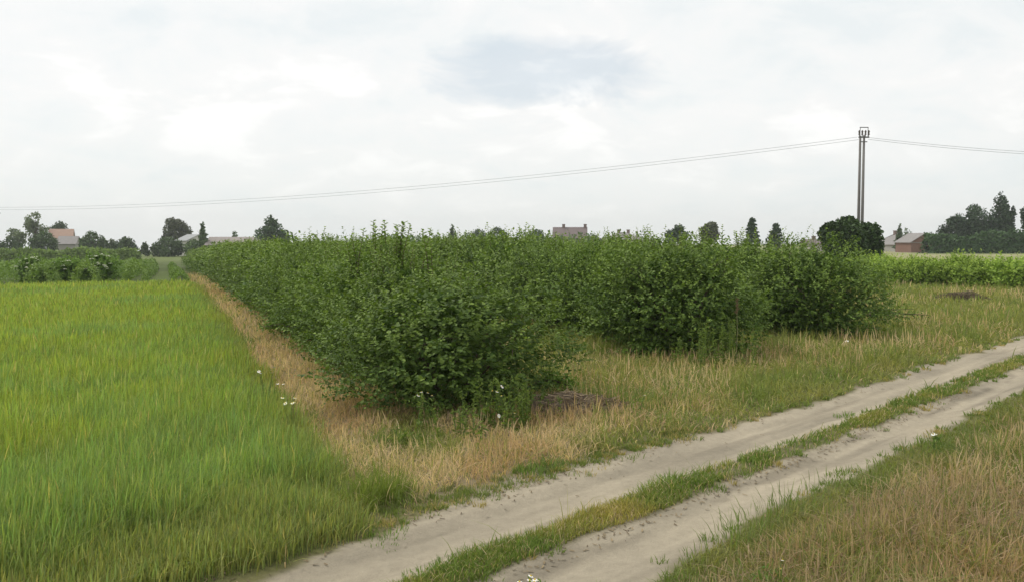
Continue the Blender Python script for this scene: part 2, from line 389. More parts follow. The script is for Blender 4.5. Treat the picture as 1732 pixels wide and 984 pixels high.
tag(link_mesh('grain_field', V, F, M_GRASS, colr=CC), 'green young grain crop with yellowish heads left of the bush row', 'crop', kind='stuff')

# ------------------------------------------------------------------ meadow grass: headland, verges, far side
def meadow_mask(x, y):
    s, p = sp(x, y); u, v = uv(x, y)
    m = (1-wheat_mask(x, y))*(1-smooth(.15, .5, sandness(x, y)))
    m = m*((v < -5.65) | (v > -4.9))
    lim = np.where(p < 5, 200, 1)*1.0
    # thin cover on the sandy shoulder
    sh = smooth(-7.5, -7.0, v)*(1-smooth(9.5, 11.5, u))*(v < -5.6)
    m = m*(1-sh*(1-smooth(.60, .68, fbm(x*1.6, y*1.6, 111, 3))))
    e4 = smooth(-4.3, -3.85, v); m = np.where(v > -4.9, m*(.25+.75*e4), m)
    # bare brown patch by the first bush
    return m*((s < WHEAT_END-1) | (p > 22) | ((p > 1.6) & (s < 110)))
x, y = scatter(meadow_mask, 4.2, 85, lambda d: float(np.clip(1350*(8/d)**1.6, 35, 1500)))
d = np.hypot(x, y); n = len(x); s, p = sp(x, y); u, v = uv(x, y)
g, big, sm = meadow_colour(x, y)
isg = rng.random(n) < np.clip(.10+.9*g, 0, 1)
cg = lerp(GREEN, OLIVE, np.clip((sm-.3)*2, 0, 1)); cs = lerp(STRAW, ORANGE, smooth(.50, .64, fbm(x*.8, y*.8, 41, 3)))
nearside = v > -4.8
rb = smooth(.42, .62, fbm(x*.55, y*.55, 47, 3))*nearside
cs = cs*(1-.65*rb[:, None])+REDB*.65*rb[:, None]
cc = np.where(isg[:, None], cg, cs)*rng.uniform(.68, 1.30, n)[:, None]
cc[nearside] *= .84
hh = rng.uniform(.10, .36, n)*(.65+.7*big)
tall = smooth(16, 19, u)*(~nearside)*(1-smooth(-7.6, -6.9, v)); hh *= 1+.35*tall
hh *= np.where(nearside, .30+.72*smooth(-4.25, -2.9, v), 1)
edgev = np.maximum(smooth(-7.6, -6.8, v)*(~nearside), 0); hh *= 1-.45*edgev
strip = (p > 1.6) & (p < 4.2); hh[strip] *= .80
hh[rng.random(n) < .03] *= 1.5; hh *= .55+.9*fbm(x*1.5+7, y*1.5, 131, 3); hh[nearside] *= .88; hh[~nearside] *= .86
P = np.stack([x, y, surf(x, y)], 1)
parts = []
stalk = rng.random(n) < np.where(isg, .16, .34)
for q, prof, wb, ln, pw in ((~stalk, (.9, 1, .75, .08), .010, (.3, 1.9), 1.9), (stalk, (.28, .28, .26, .9, .7, .1), .007, (.02, .32), 1.7)):
    m_ = q.sum(); sc = 1 if prof[0] == .9 else 1.3
    parts.append(ribbons(P[q], hh[q]*sc, px_w(d[q], wb), rng.uniform(0, math.pi, m_), rng.uniform(*ln, m_), rng.uniform(0, 6.283, m_), prof, cc[q], cc[q]*1.06, pw))
V, F, CC = join(parts)
tag(link_mesh('meadow_grass', V, F, M_GRASS, colr=CC), 'mixed straw coloured and green wild grass along both sides of the track', 'grass', kind='stuff')

# ------------------------------------------------------------------ short grass on the strip between the ruts
def mid_mask(x, y):
    u, v = uv(x, y); return ((v > -5.58) & (v < -4.98))*(1-smooth(.3, .75, sandness(x, y)))*(.22+.78*smooth(.34, .55, fbm(x*1.4, y*1.4, 121, 3)))
x, y = scatter(mid_mask, 4.5, 60, lambda d: float(np.clip(5200*(8/d)**1.5, 90, 6000)))
d = np.hypot(x, y); n = len(x); u, v = uv(x, y)
mix = np.clip(fbm(x*.9, y*.9, 123, 3)*2.4-.98+(rng.random(n)-.5)*.5, 0, 1)
cc = lerp((.10, .155, .035), (.26, .235, .075), mix); k = rng.random(n) < .12; cc[k] = STRAW*.9
cc *= rng.uniform(.72, 1.25, n)[:, None]
hh = rng.uniform(.03, .10, n)*(.6+.8*fbm(x*1.1, y*1.1, 125, 3)); side = np.exp(-((v+5.5)/.1)**2); hh *= 1+.9*side*vn(u*1.3, u*0, 9)
k = rng.random(n) < .012; hh[k] *= 2.6
V, F, CC = ribbons(np.stack([x, y, surf(x, y)], 1), hh, px_w(d, .008, .0009), rng.uniform(0, math.pi, n), rng.uniform(.1, 1.1, n), rng.uniform(0, 6.283, n), (.9, 1, .7, .1), cc, cc*1.05)
tag(link_mesh('median_grass', V, F, M_GRASS, colr=CC), 'low green and yellow grass growing between the two sandy ruts', 'grass', kind='stuff')

# small tufts standing at the sand edges, and a fringe of bluish bents along the near rut
parts = []
def tuft(cx_, cy_, r, nb, h0, h1, c, seed=0, stalks=.2, spread=.6):
    a = rng.uniform(0, 6.283, nb); rr = r*np.sqrt(rng.random(nb)); x = cx_+rr*np.cos(a); y = cy_+rr*np.sin(a)
    hh = rng.uniform(h0, h1, nb)*(1-.5*(rr/r)**2); c_ = np.asarray(c)[None, :]*rng.uniform(.75, 1.25, nb)[:, None]
    dd = np.hypot(x, y)
    P = np.stack([x, y, surf(x, y)-.005], 1); st = rng.random(nb) < stalks
    for q, prof, lo, hi in ((~st, (.9, 1, .7, .08), .15, .15+spread), (st, (.25, .25, .22, .9, .75, .15), .05, .35)):
        if q.sum() == 0: continue
        az = a[q]+rng.normal(0, .6, q.sum())
        parts.append(ribbons(P[q], hh[q]*(1 if hi > .36 else 1.25), px_w(dd[q], .008, .0008), rng.uniform(0, math.pi, q.sum()), rng.uniform(lo, hi, q.sum()), az, prof, c_[q], c_[q]*1.05))
for i in range(260):                                              # sandy shoulder left of the far rut
    uu = rng.uniform(3.2, 11.5); vv = -6.75-abs(rng.normal(0, .28)); X_, Y_ = xy_uv(uu, vv)
    tuft(X_, Y_, rng.uniform(.05, .2), int(rng.uniform(14, 70)), .03, .10, (.11, .15, .045) if rng.random() < .7 else (.25, .22, .10), stalks=.05)
for i in range(300):
    uu = rng.uniform(5, 30); vv = rng.choice([-6.62, -5.5, -5.06, -4.22])+rng.normal(0, .06); X_, Y_ = xy_uv(uu, vv)
    tuft(X_, Y_, rng.uniform(.04, .14), int(rng.uniform(10, 40)), .03, .12, (.10, .15, .04) if rng.random() < .7 else (.24, .21, .09), stalks=.05)
for (px, py, nb, hm) in ((1225, 905, 120, .34), (1250, 885, 110, .36), (1285, 862, 100, .30), (1320, 845, 110, .34), (1350, 835, 90, .26), (1200, 925, 80, .2), (1385, 815, 60, .3), (1440, 800, 90, .2), (1480, 780, 90, .2), (1540, 748, 120, .26), (1580, 735, 120, .26), (1610, 720, 90, .24), (1680, 690, 70, .2), (1160, 945, 70, .14)):
    X_, Y_ = at(px+8, py+22); tuft(X_, Y_, .3, int(nb*.55), hm*.3, hm*1.05, (.11, .16, .05), stalks=.22, spread=.5)
for (px, py, nb, hm) in ((760, 960, 90, .13), (800, 945, 110, .15), (860, 925, 60, .10), (720, 975, 60, .12), (1100, 825, 50, .14), (1120, 815, 60, .14), (1130, 808, 40, .16), (1430, 700, 60, .12), (660, 900, 60, .10), (640, 915, 50, .08), (625, 850, 260, .5), (650, 845, 260, .5), (605, 862, 200, .45), (670, 838, 120, .4), (895, 800, 160, .2), (930, 790, 140, .2)):
    X_, Y_ = at(px, py); tuft(X_, Y_, .2, nb, hm*.5, hm, (.10, .165, .045) if hm < .3 else (.125, .17, .04), stalks=.15)
V, F, CC = join(parts)
tag(link_mesh('edge_tufts', V, F, M_GRASS, colr=CC), 'scattered grass tufts and bents along the edges of the sandy ruts', 'grass', kind='stuff')

# dry bits lying on the sand
n = 1900; u = rng.uniform(3.5, 18, n); v = np.where(rng.random(n) < .65, -6.85+rng.normal(0, .22, n), -5.0+rng.normal(0, .09, n)); x, y = xy_uv(u, v)
a = rng.uniform(0, 3.14, n); l = rng.uniform(.005, .032, n); w = rng.uniform(.003, .008, n); z = surf(x, y)+.006
dx, dy = np.cos(a), np.sin(a)
V = np.stack([np.stack([x-dx*l-dy*w, y-dy*l+dx*w, z], 1), np.stack([x+dx*l-dy*w, y+dy*l+dx*w, z+.006], 1), np.stack([x+dx*l+dy*w, y+dy*l-dx*w, z+.010], 1), np.stack([x-dx*l+dy*w, y-dy*l-dx*w, z+.003], 1)], 1).reshape(-1, 3)
cl_ = lerp((.10, .08, .055), (.28, .22, .13), rng.random(n))
tag(link_mesh('dry_litter', V, np.arange(4*n).reshape(-1, 4), M_TWIG, colr=np.repeat(cl_, 4, 0)), 'dry stalk bits strewn on the sand edges', 'litter', kind='stuff')

# ------------------------------------------------------------------ leaves
def leaves(P, D, Nn, size, c, wid=.62):
    """rounded leaves folded on the midrib: base P, direction D, normal Nn"""
    D = D/np.linalg.norm(D, axis=1, keepdims=True); T = np.cross(Nn, D); T /= np.linalg.norm(T, axis=1, keepdims=True)+1e-9; U = np.cross(D, T)
    s = size[:, None]; w = s*wid*.5
    tip = P+D*s-U*s*.10
    l1 = P+D*s*.30-T*w*.85+U*s*.10; l2 = P+D*s*.72-T*w*.80+U*s*.06
    r1 = P+D*s*.30+T*w*.85+U*s*.10; r2 = P+D*s*.72+T*w*.80+U*s*.06
    V = np.stack([P, r1, r2, tip, l2, l1], 1).reshape(-1, 3)
    b = np.arange(len(P))*6
    F = np.concatenate([np.stack([b, b+1, b+2, b+3], 1), np.stack([b, b+3, b+4, b+5], 1)])
    return V, F, np.repeat(c, 6, axis=0)
def unit(a): return a/(np.linalg.norm(a, axis=-1, keepdims=True)+1e-9)
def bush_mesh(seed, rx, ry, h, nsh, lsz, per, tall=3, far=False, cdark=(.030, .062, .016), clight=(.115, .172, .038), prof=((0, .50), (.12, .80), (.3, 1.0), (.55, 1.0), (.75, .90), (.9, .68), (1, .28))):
    r = np.random.default_rng(seed); parts = []; zs, rs = zip(*prof)
    # shoots over the envelope
    t = r.random(nsh)**.85; ang = r.uniform(0, 2*math.pi, nsh)
    hole = fbm(ang*2.6+seed*1.7, t*5.2, seed+29, 3) < .40
    lump = 1+.30*(fbm(ang*3.2+seed, t*6.5, seed+11, 3)-.5)*2+.38*(fbm(np.cos(ang)*2.1+5+seed*3.1, np.sin(ang)*2.1+t*3.2, seed, 3)-.5)*2
    rad = np.interp(t, zs, rs)*lump; depth = 1.04-np.abs(r.normal(0, .21, nsh)); depth = np.clip(np.where(hole, depth*.80, depth), .35, 1.05)
    zc = .10+t*h*(.86+.26*(fbm(np.cos(ang)*2+3, np.sin(ang)*2+seed, seed+5, 2)-.5)*2)
    B = np.stack([np.cos(ang)*rx*rad*depth, np.sin(ang)*ry*rad*depth, zc*(.86+.14*depth)], 1)
    outw = unit(np.stack([np.cos(ang), np.sin(ang), (t-.45)*2.4+.35], 1))
    sd_ = unit(outw+np.array((0, 0, .45))+r.normal(0, .38, (nsh, 3)))
    low = t < .16; sd_[low, 2] *= .2; sd_ = unit(sd_)
    ln = r.uniform(.22, .50, nsh)*(lsz/.075)**.3; ln[t > .7] *= 1.15
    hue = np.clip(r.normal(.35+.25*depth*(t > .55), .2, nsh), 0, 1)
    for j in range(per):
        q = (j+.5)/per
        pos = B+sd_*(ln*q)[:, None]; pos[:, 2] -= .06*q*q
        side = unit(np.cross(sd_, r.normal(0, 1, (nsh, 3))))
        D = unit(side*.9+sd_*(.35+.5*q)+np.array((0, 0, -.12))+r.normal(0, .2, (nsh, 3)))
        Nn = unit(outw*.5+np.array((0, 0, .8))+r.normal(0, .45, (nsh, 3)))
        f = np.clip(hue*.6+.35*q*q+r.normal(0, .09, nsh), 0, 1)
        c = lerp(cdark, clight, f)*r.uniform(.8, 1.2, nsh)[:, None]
        parts.append(leaves(pos, D, Nn, lsz*r.uniform(.55, 1.4, nsh)*(1-.25*q), c, .72))
    # inner fill
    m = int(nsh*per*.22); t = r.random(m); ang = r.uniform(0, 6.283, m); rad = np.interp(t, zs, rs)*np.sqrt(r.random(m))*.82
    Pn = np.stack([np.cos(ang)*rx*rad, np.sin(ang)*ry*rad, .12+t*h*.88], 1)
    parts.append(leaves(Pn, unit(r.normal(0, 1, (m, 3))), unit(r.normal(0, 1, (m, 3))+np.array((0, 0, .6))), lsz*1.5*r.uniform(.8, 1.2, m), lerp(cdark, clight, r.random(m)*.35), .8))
    # upright shoots standing proud of the crown
    br = MB()
    for i in range(tall):
        a = r.uniform(0, 6.283); q = r.uniform(0, .55); x0, y0 = rx*q*math.cos(a), ry*q*math.sin(a)
        z0 = h*.8; z1 = h+r.uniform(.12, .55); lx, ly = r.normal(0, .10, 2)
        br.tube([(x0, y0, z0), (x0+lx*.5, y0+ly*.5, (z0+z1)/2), (x0+lx, y0+ly, z1)], [.006, .0045, .002], 4)
        k = int((z1-z0)*26*(.075/lsz)); 
        if k < 3: continue
        tt = np.linspace(0, 1, k); pos = np.stack([x0+lx*tt, y0+ly*tt, z0+(z1-z0)*tt], 1); az = tt*40+r.uniform(0, 6)
        D = unit(np.stack([np.cos(az), np.sin(az), np.full(k, .55)], 1)); Nn = unit(np.stack([-np.cos(az)*.5, -np.sin(az)*.5, np.ones(k)], 1))
        parts.append(leaves(pos, D, Nn, lsz*r.uniform(.9, 1.3, k)*(1.1-.4*tt), lerp(cdark, clight, .35+.6*tt), .75))
    # stems from the base
    for i in range(4 if far else 13):
        a = r.uniform(0, 6.283); q = r.uniform(.35, .85); x1, y1 = rx*q*math.cos(a), ry*q*math.sin(a); zt = h*r.uniform(.55, .85)
        p0 = (.14*math.cos(a), .14*math.sin(a), -.05); p1 = (x1*.35, y1*.35, zt*.35); p2 = (x1*.7, y1*.7, zt*.7); p3 = (x1, y1, zt)
        br.tube([p0, p1, p2, p3], [.030, .022, .014, .006], 5)
        if not far:
            for k in range(3):
                b = Vector(p1).lerp(Vector(p3), r.uniform(.1, .9)); e = b+Vector(r.normal(0, .35, 3).tolist())+Vector((0, 0, .15))
                br.tube([b, (b+e)/2+Vector((0, 0, .03)), e], [.010, .007, .003], 4)
    return join(parts), br
def make_bush(name, seed, **kw):
    (V, F, CC), br = bush_mesh(seed, **kw); root = empty(name, (0, 0, 0))
    link_mesh('foliage', V, F, M_BUSH, root, colr=CC); br.build('branches', M_BARK, root); return root
ORD = ['first', 'second', 'third', 'fourth', 'fifth', 'sixth', 'seventh', 'eighth', 'ninth', 'tenth']
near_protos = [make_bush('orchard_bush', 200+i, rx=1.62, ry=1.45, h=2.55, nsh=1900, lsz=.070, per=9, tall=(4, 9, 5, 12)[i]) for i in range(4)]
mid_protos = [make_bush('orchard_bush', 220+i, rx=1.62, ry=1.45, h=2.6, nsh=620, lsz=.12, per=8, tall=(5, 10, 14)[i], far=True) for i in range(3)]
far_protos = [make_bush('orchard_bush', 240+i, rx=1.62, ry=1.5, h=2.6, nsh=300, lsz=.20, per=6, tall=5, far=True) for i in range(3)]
used = set()
def put(protos, x, y, z, rz, sc, name=None):
    pr = protos[random.randrange(len(protos))]
    if pr.name in used: o = copy_tree(pr)
    else: o = pr; used.add(pr.name)
    o.location = (x, y, z); o.rotation_euler = (0, 0, rz); o.scale = sc; return o
ROWS = [(4.50, 14.3, 'nearest row beside the grain field'), (11.75, 18.9, 'middle row of the plantation'), (17.7, 20.9, 'farthest right row of the plantation')]
ROWBUSH = {}
for ri, (p0, s0, rn) in enumerate(ROWS):
    s = s0; k = 0
    while s < 150:
        st = 1.95 if s < 60 else 2.15
        x, y = xy_sp(s, p0+random.uniform(-.12, .12)); d = math.hypot(x, y)
        protos = near_protos if d < 30 else (mid_protos if d < 62 else far_protos)
        hs = random.uniform(.92, 1.06)*(1.0 if k else .86)
        if ri > 0: hs *= 1.05
        if s > 34: hs *= .95
        ws = random.uniform(.98, 1.1)
        if k in (1, 2) and ri == 0: ws *= .93
        if k == 0 and ri == 0: ws = 1.12
        if k == 0 and ri == 1: ws = 1.2; hs = 1.04
        if k == 0 and ri == 2: ws = 1.2; hs = 1.02
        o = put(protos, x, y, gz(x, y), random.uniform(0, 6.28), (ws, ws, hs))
        if k == 0:
            lab = ['rounded dark green bush at the front corner, between straw strip and sandy track', 'wide dark green bush with tall weeds at its foot, track end of middle row', 'rightmost big plantation bush, its branch reaching right over the grass'][ri]
            o['label'] = lab
        elif k < 10: o['label'] = 'leafy bush, %s from the track end in the %s' % (ORD[k], rn)
        else: o['label'] = 'leafy bush merged into the far stretch of the %s' % rn
        ROWBUSH[(ri, k)] = o
        o['category'] = 'bush'; o['group'] = 'bushes planted in the %s' % rn
        s += st+(.6 if k == 0 and ri == 0 else 0); k += 1
for pr in near_protos+mid_protos+far_protos:
    if pr.name not in used:
        for ch in list(pr.children): bpy.data.objects.remove(ch)
        bpy.data.objects.remove(pr)

def sprouts(bush, dx, dy, ztop, n, sd, lsz=.115):
    r = np.random.default_rng(sd); sc = bush.scale; inv = bush.rotation_euler.z
    ca, sa = math.cos(-inv), math.sin(-inv)
    def loc(v): v = np.asarray(v, float); return np.stack([(v[:, 0]*ca-v[:, 1]*sa)/sc[0], (v[:, 0]*sa+v[:, 1]*ca)/sc[1], v[:, 2]/sc[2]], 1)
    for i in range(n):
        br = MB(); P = []; D = []; Q = []
        x0 = dx+r.normal(0, .22); y0 = dy+r.normal(0, .15); z1 = ztop*r.uniform(.93, 1.0); z0 = 1.9; lx, ly = r.normal(0, .12, 2)
        br.tube([(x0, y0, z0), (x0+lx*.4, y0+ly*.4, (z0+z1)/2), (x0+lx, y0+ly, z1)], [.014, .010, .003], 4)
        k = int((z1-z0)*34)
        for j in range(k):
            t = j/k; a = j*2.4+i; P.append((x0+lx*t, y0+ly*t, z0+(z1-z0)*t)); D.append((math.cos(a), math.sin(a), .6)); Q.append(t)
        P = np.array(P); D = unit(np.array(D)); Q = np.array(Q); N_ = unit(np.array((0, 0, 1.0))-D*.5+r.normal(0, .2, P.shape))
        V, F, CC = leaves(P, D, N_, lsz*r.uniform(.8, 1.25, len(P))*(1.1-.35*Q), lerp((.05, .09, .02), (.10, .155, .035), .3+.6*Q), .7)
        o = link_mesh('tall_shoot', loc(V), F, M_BUSH, bush, colr=CC)
        br.v = [tuple(q) for q in loc(br.v)]; br.build('shoot_stem', M_BARK, o)
for (ri_, k_, ex, zt_, n_, sd_) in ((0, 2, 0, 3.24, 9, 1), (0, 2, -.5, 3.1, 4, 5), (0, 1, .35, 3.05, 3, 2), (0, 3, .2, 2.95, 3, 6), (1, 4, .2, 3.15, 3, 3), (2, 2, 0, 3.15, 4, 4), (2, 1, -.3, 3.0, 3, 7), (1, 1, 0, 2.95, 3, 8), (2, 4, .4, 3.2, 2, 9), (1, 7, 0, 3.2, 2, 10)):
    sprouts(ROWBUSH[(ri_, k_)], ex, -.2, zt_, n_, 500+sd_)

# low branches that reach out of the bushes at ground level
def low_branch(x, y, az, ln, label, sd, z0=.35, up=.1, lsz=.075, sc=1.0):
    r = np.random.default_rng(sd); root = empty('low_branch', (x, y, gz(x, y)), az)
    br = MB(); P = []; D = []
    for k in range(9):
        a = r.normal(0, .28); l = ln*r.uniform(.6, 1.05); e = Vector((l*math.cos(a), l*math.sin(a), z0+up*r.uniform(-.5, 1)))
        b = Vector((0, 0, z0)); m = b.lerp(e, .5)+Vector((0, 0, .10)); br.tube([b, m, e], [.014, .010, .004], 4)
        for q in np.linspace(.25, 1, 46):
            pt = (b.lerp(m, q*2) if q < .5 else m.lerp(e, q*2-1))+Vector(r.normal(0, .08, 3).tolist()); P.append(pt); D.append(Vector((math.cos(a), math.sin(a), 0))+Vector(r.normal(0, .8, 3).tolist()))
    P = np.array([tuple(q) for q in P]); D = unit(np.array([tuple(q) for q in D])); m_ = len(P)
    V, F, CC = leaves(P, D, unit(np.array((0, 0, 1))+r.normal(0, .4, (m_, 3))), lsz*r.uniform(.7, 1.3, m_), lerp((.04, .08, .018), (.09, .15, .03), r.random(m_)), .7)
    link_mesh('foliage', V, F, M_BUSH, root, colr=CC); br.build('twig', M_BARK, root)
    root['label'] = label; root['category'] = 'branch'
bx, by = at(640, 640); low_branch(bx, by, math.pi*.95, 1.1, 'leafy low branch reaching left over the straw strip from the front bush', 1, .25)
bx, by = at(500, 580); low_branch(bx, by, math.pi*.95, 1.1, 'leafy low branch overhanging the straw strip farther along the nearest row', 2, .4)
bx, by = at(1110, 603); low_branch(bx, by, -2.2, 1.1, 'low dark branch resting near the ground at the foot of the middle row', 3, .15, .05)
bx, by = at(1440, 560); low_branch(bx, by, .15, 2.3, 'long low branch reaching right over the grass from the last bush', 4, .45, .25)
bx, by = at(900, 668); low_branch(bx, by, -.3, .8, 'short leafy branch at the right foot of the front bush', 5, .2)

# ------------------------------------------------------------------ young bright green shrubs on the right
yp = [make_bush('young_shrub', 300+i, rx=1.15, ry=1.0, h=1.42, nsh=330, lsz=.13, per=7, tall=5, far=True, cdark=(.085, .145, .028), clight=(.18, .255, .05)) for i in range(3)]
cnt = 0
for r_ in range(13):
    bx = 23.5+r_*1.75; by = 55.5-r_*1.45
    for k in range(4):
        x = bx+math.sin(RA)*k*2.2+random.uniform(-.3, .3)-.8*k*0; y = by+math.cos(RA)*k*2.2+random.uniform(-.3, .3)
        sc = random.uniform(.92, 1.12)*(1.0 if x/y < .6 else 1)
        o = put(yp, x, y, gz(x, y), random.uniform(0, 6.28), (sc, sc, sc*random.uniform(.9, 1.12)))
        o['label'] = 'bright green young shrub in the %s, right of the plantation' % (['front line facing the grass', 'second line from the grass', 'third line from the grass', 'back line toward the pale field'][k])
        o['category'] = 'shrub'; o['group'] = 'young shrubs, %s line' % ORD[k]
        cnt += 1

# ------------------------------------------------------------------ left: currant rows beyond the crest
def hedge_row(p0, s0, s1, w, h, n, lsz, label, name='currant_row', cd=(.055, .10, .03), clt=(.12, .185, .05), grp='currant rows beyond the grain field', cat='hedge row'):
    r = np.random.default_rng(int(abs(p0)*31+s0)); parts = []
    t = r.random(n)**1.15; s = s0+(s1-s0)*t; ph = r.uniform(-.15, 1.15, n)*math.pi
    lum = .88+.24*fbm(s*.5, s*0+p0, 55, 3)
    dp = np.cos(ph)*w*.5*lum*r.uniform(.75, 1.05, n); z = np.abs(np.sin(ph))*h*lum*r.uniform(.8, 1.08, n)
    x, y = xy_sp(s, p0+dp); P = np.stack([x, y, terrain(x, y)+z+.05], 1)
    Nn = unit(np.stack([np.cos(ph)*.8, np.zeros(n), np.abs(np.sin(ph))+.4], 1)+r.normal(0, .4, (n, 3)))
    c = lerp(cd, clt, np.clip(r.normal(.45, .25, n), 0, 1))*(.8+.4*fbm(s*.2, s*0+p0, 57, 2))[:, None]
    V, F, CC = leaves(P, unit(r.normal(0, 1, (n, 3))+np.array((0, 0, .5))), Nn, lsz*(.8+.5*t)*r.uniform(.7, 1.3, n), c, .8)
    x0, y0 = xy_sp(s0, p0); z0 = gz(x0, y0)
    o = link_mesh(name, V-np.array((x0, y0, z0)), F, M_BUSH, colr=CC); o.location = (x0, y0, z0)
    tag(o, label, cat, grp)
rl = {0: 'low broken green row between the grassy path and the dark bushes', 1: 'full green row along the left side of the grassy path', 2: 'second green row left of the grassy path, past a dark furrow'}
ps = [.9, -1.95, -4.8, -7.4, -10.0, -12.6, -15.2, -17.8, -20.4, -23.0]
for i, p0 in enumerate(ps):
    lb = rl.get(i, 'green currant row, %s left of the grassy path beyond the grain' % (ORD[i-1] if i > 2 else ''))
    hedge_row(p0, 60.5+(1.5 if i == 0 else 0)+random.uniform(-.5, .5), 150 if i < 6 else 120, 1.0 if i == 0 else 1.5, .7 if i == 0 else 1.4, 7000 if i < 4 else 4500, .17, lb)
def cross_hedge(xa, xb, D, h, w, n, lsz, label, name='boundary_hedge', cd=(.055, .095, .03), clt=(.115, .165, .05), cat='hedge', d2=None, M=None):
    r = np.random.default_rng(int(D+abs(xa))); (x0, y0), (x1, y1) = col(xa, D), col(xb, d2 or D)
    t = r.random(n); ph = r.uniform(0, math.pi, n); Ln = math.hypot(x1-x0, y1-y0)
    lum = .62+.70*fbm(t*Ln*.16*3/h, t*0+D, 65, 4)
    dp = np.cos(ph)*w*.5*r.uniform(.7, 1, n); z = np.abs(np.sin(ph))*h*lum*r.uniform(.6, 1.08, n)
    tx_, ty_ = (x1-x0)/Ln, (y1-y0)/Ln
    x = x0+tx_*Ln*t-ty_*dp; y = y0+ty_*Ln*t+tx_*dp
    P = np.stack([x, y, terrain(x, y)+z], 1)
    c = lerp(cd, clt, np.clip(r.normal(.4, .25, n), 0, 1))
    V, F, CC = leaves(P, unit(r.normal(0, 1, (n, 3))+np.array((0, 0, .4))), unit(r.normal(0, 1, (n, 3))+np.array((0, -.5, .8))), lsz*r.uniform(.7, 1.3, n), c, .85)
    z0 = gz(x0, y0); o = link_mesh(name, V-np.array((x0, y0, z0)), F, M or M_BUSH, colr=CC); o.location = (x0, y0, z0)
    tag(o, label, cat); return o
cross_hedge(-90, 235, 165, 2.5, 3, 9000, .42, 'long even green hedge beyond the currant rows, below the tiled house', cd=(.065, .105, .04), clt=(.12, .17, .06))

# elder bushes with creamy flower clusters, at the field's far edge
def elder(px, D, h, rx, ncl, sd, label):
    x, y = col(px, D); (V, F, CC), br = bush_mesh(sd, rx=rx, ry=rx*.8, h=h, nsh=int(230*rx), lsz=.16, per=7, tall=3, far=True, cdark=(.05, .10, .025), clight=(.11, .18, .04))
    root = empty('elder_bush', (x, y, gz(x, y))); link_mesh('foliage', V, F, M_BUSH, root, colr=CC); br.build('branches', M_BARK, root)
    r = np.random.default_rng(sd)
    for k in range(ncl):
        a = r.uniform(math.pi, 2*math.pi); t = r.uniform(.45, 1.0); R = rx*np.interp(t, (.4, .7, 1), (1.02, .85, .35)); mb = MB()
        cx0, cy0, cz0 = R*math.cos(a), R*.8*math.sin(a), t*h+.12
        for j in range(14):
            b = r.uniform(0, 6.28); q = .13*math.sqrt(r.random()); u0, v0 = cx0+q*math.cos(b), cy0+q*math.sin(b); e = .035
            w0 = cz0-q*.35+r.normal(0, .01); mb.add([(u0-e, v0, w0), (u0, v0-e, w0-.01), (u0+e, v0, w0), (u0, v0+e, w0+.01), (u0, v0, w0+.035)], [(0, 1, 4), (1, 2, 4), (2, 3, 4), (3, 0, 4), (3, 2, 1, 0)])
        mb.build('flower_cluster', M_UMBEL, root)
    root['label'] = label; root['category'] = 'bush'
elder(52, 61, 1.75, 1.0, 14, 401, 'leftmost elder bush with cream flower clusters at the far edge of the grain')
elder(100, 61.5, 1.4, .8, 3, 402, 'low elder bush with hardly any flowers between two flowering ones')
elder(122, 61, 1.5, .8, 8, 403, 'small elder bush with a few cream flower clusters, middle of the flowering ones')
elder(168, 61.5, 2.0, 1.2, 24, 404, 'tall elder bush covered in cream flowers, rightmost of the flowering bushes')

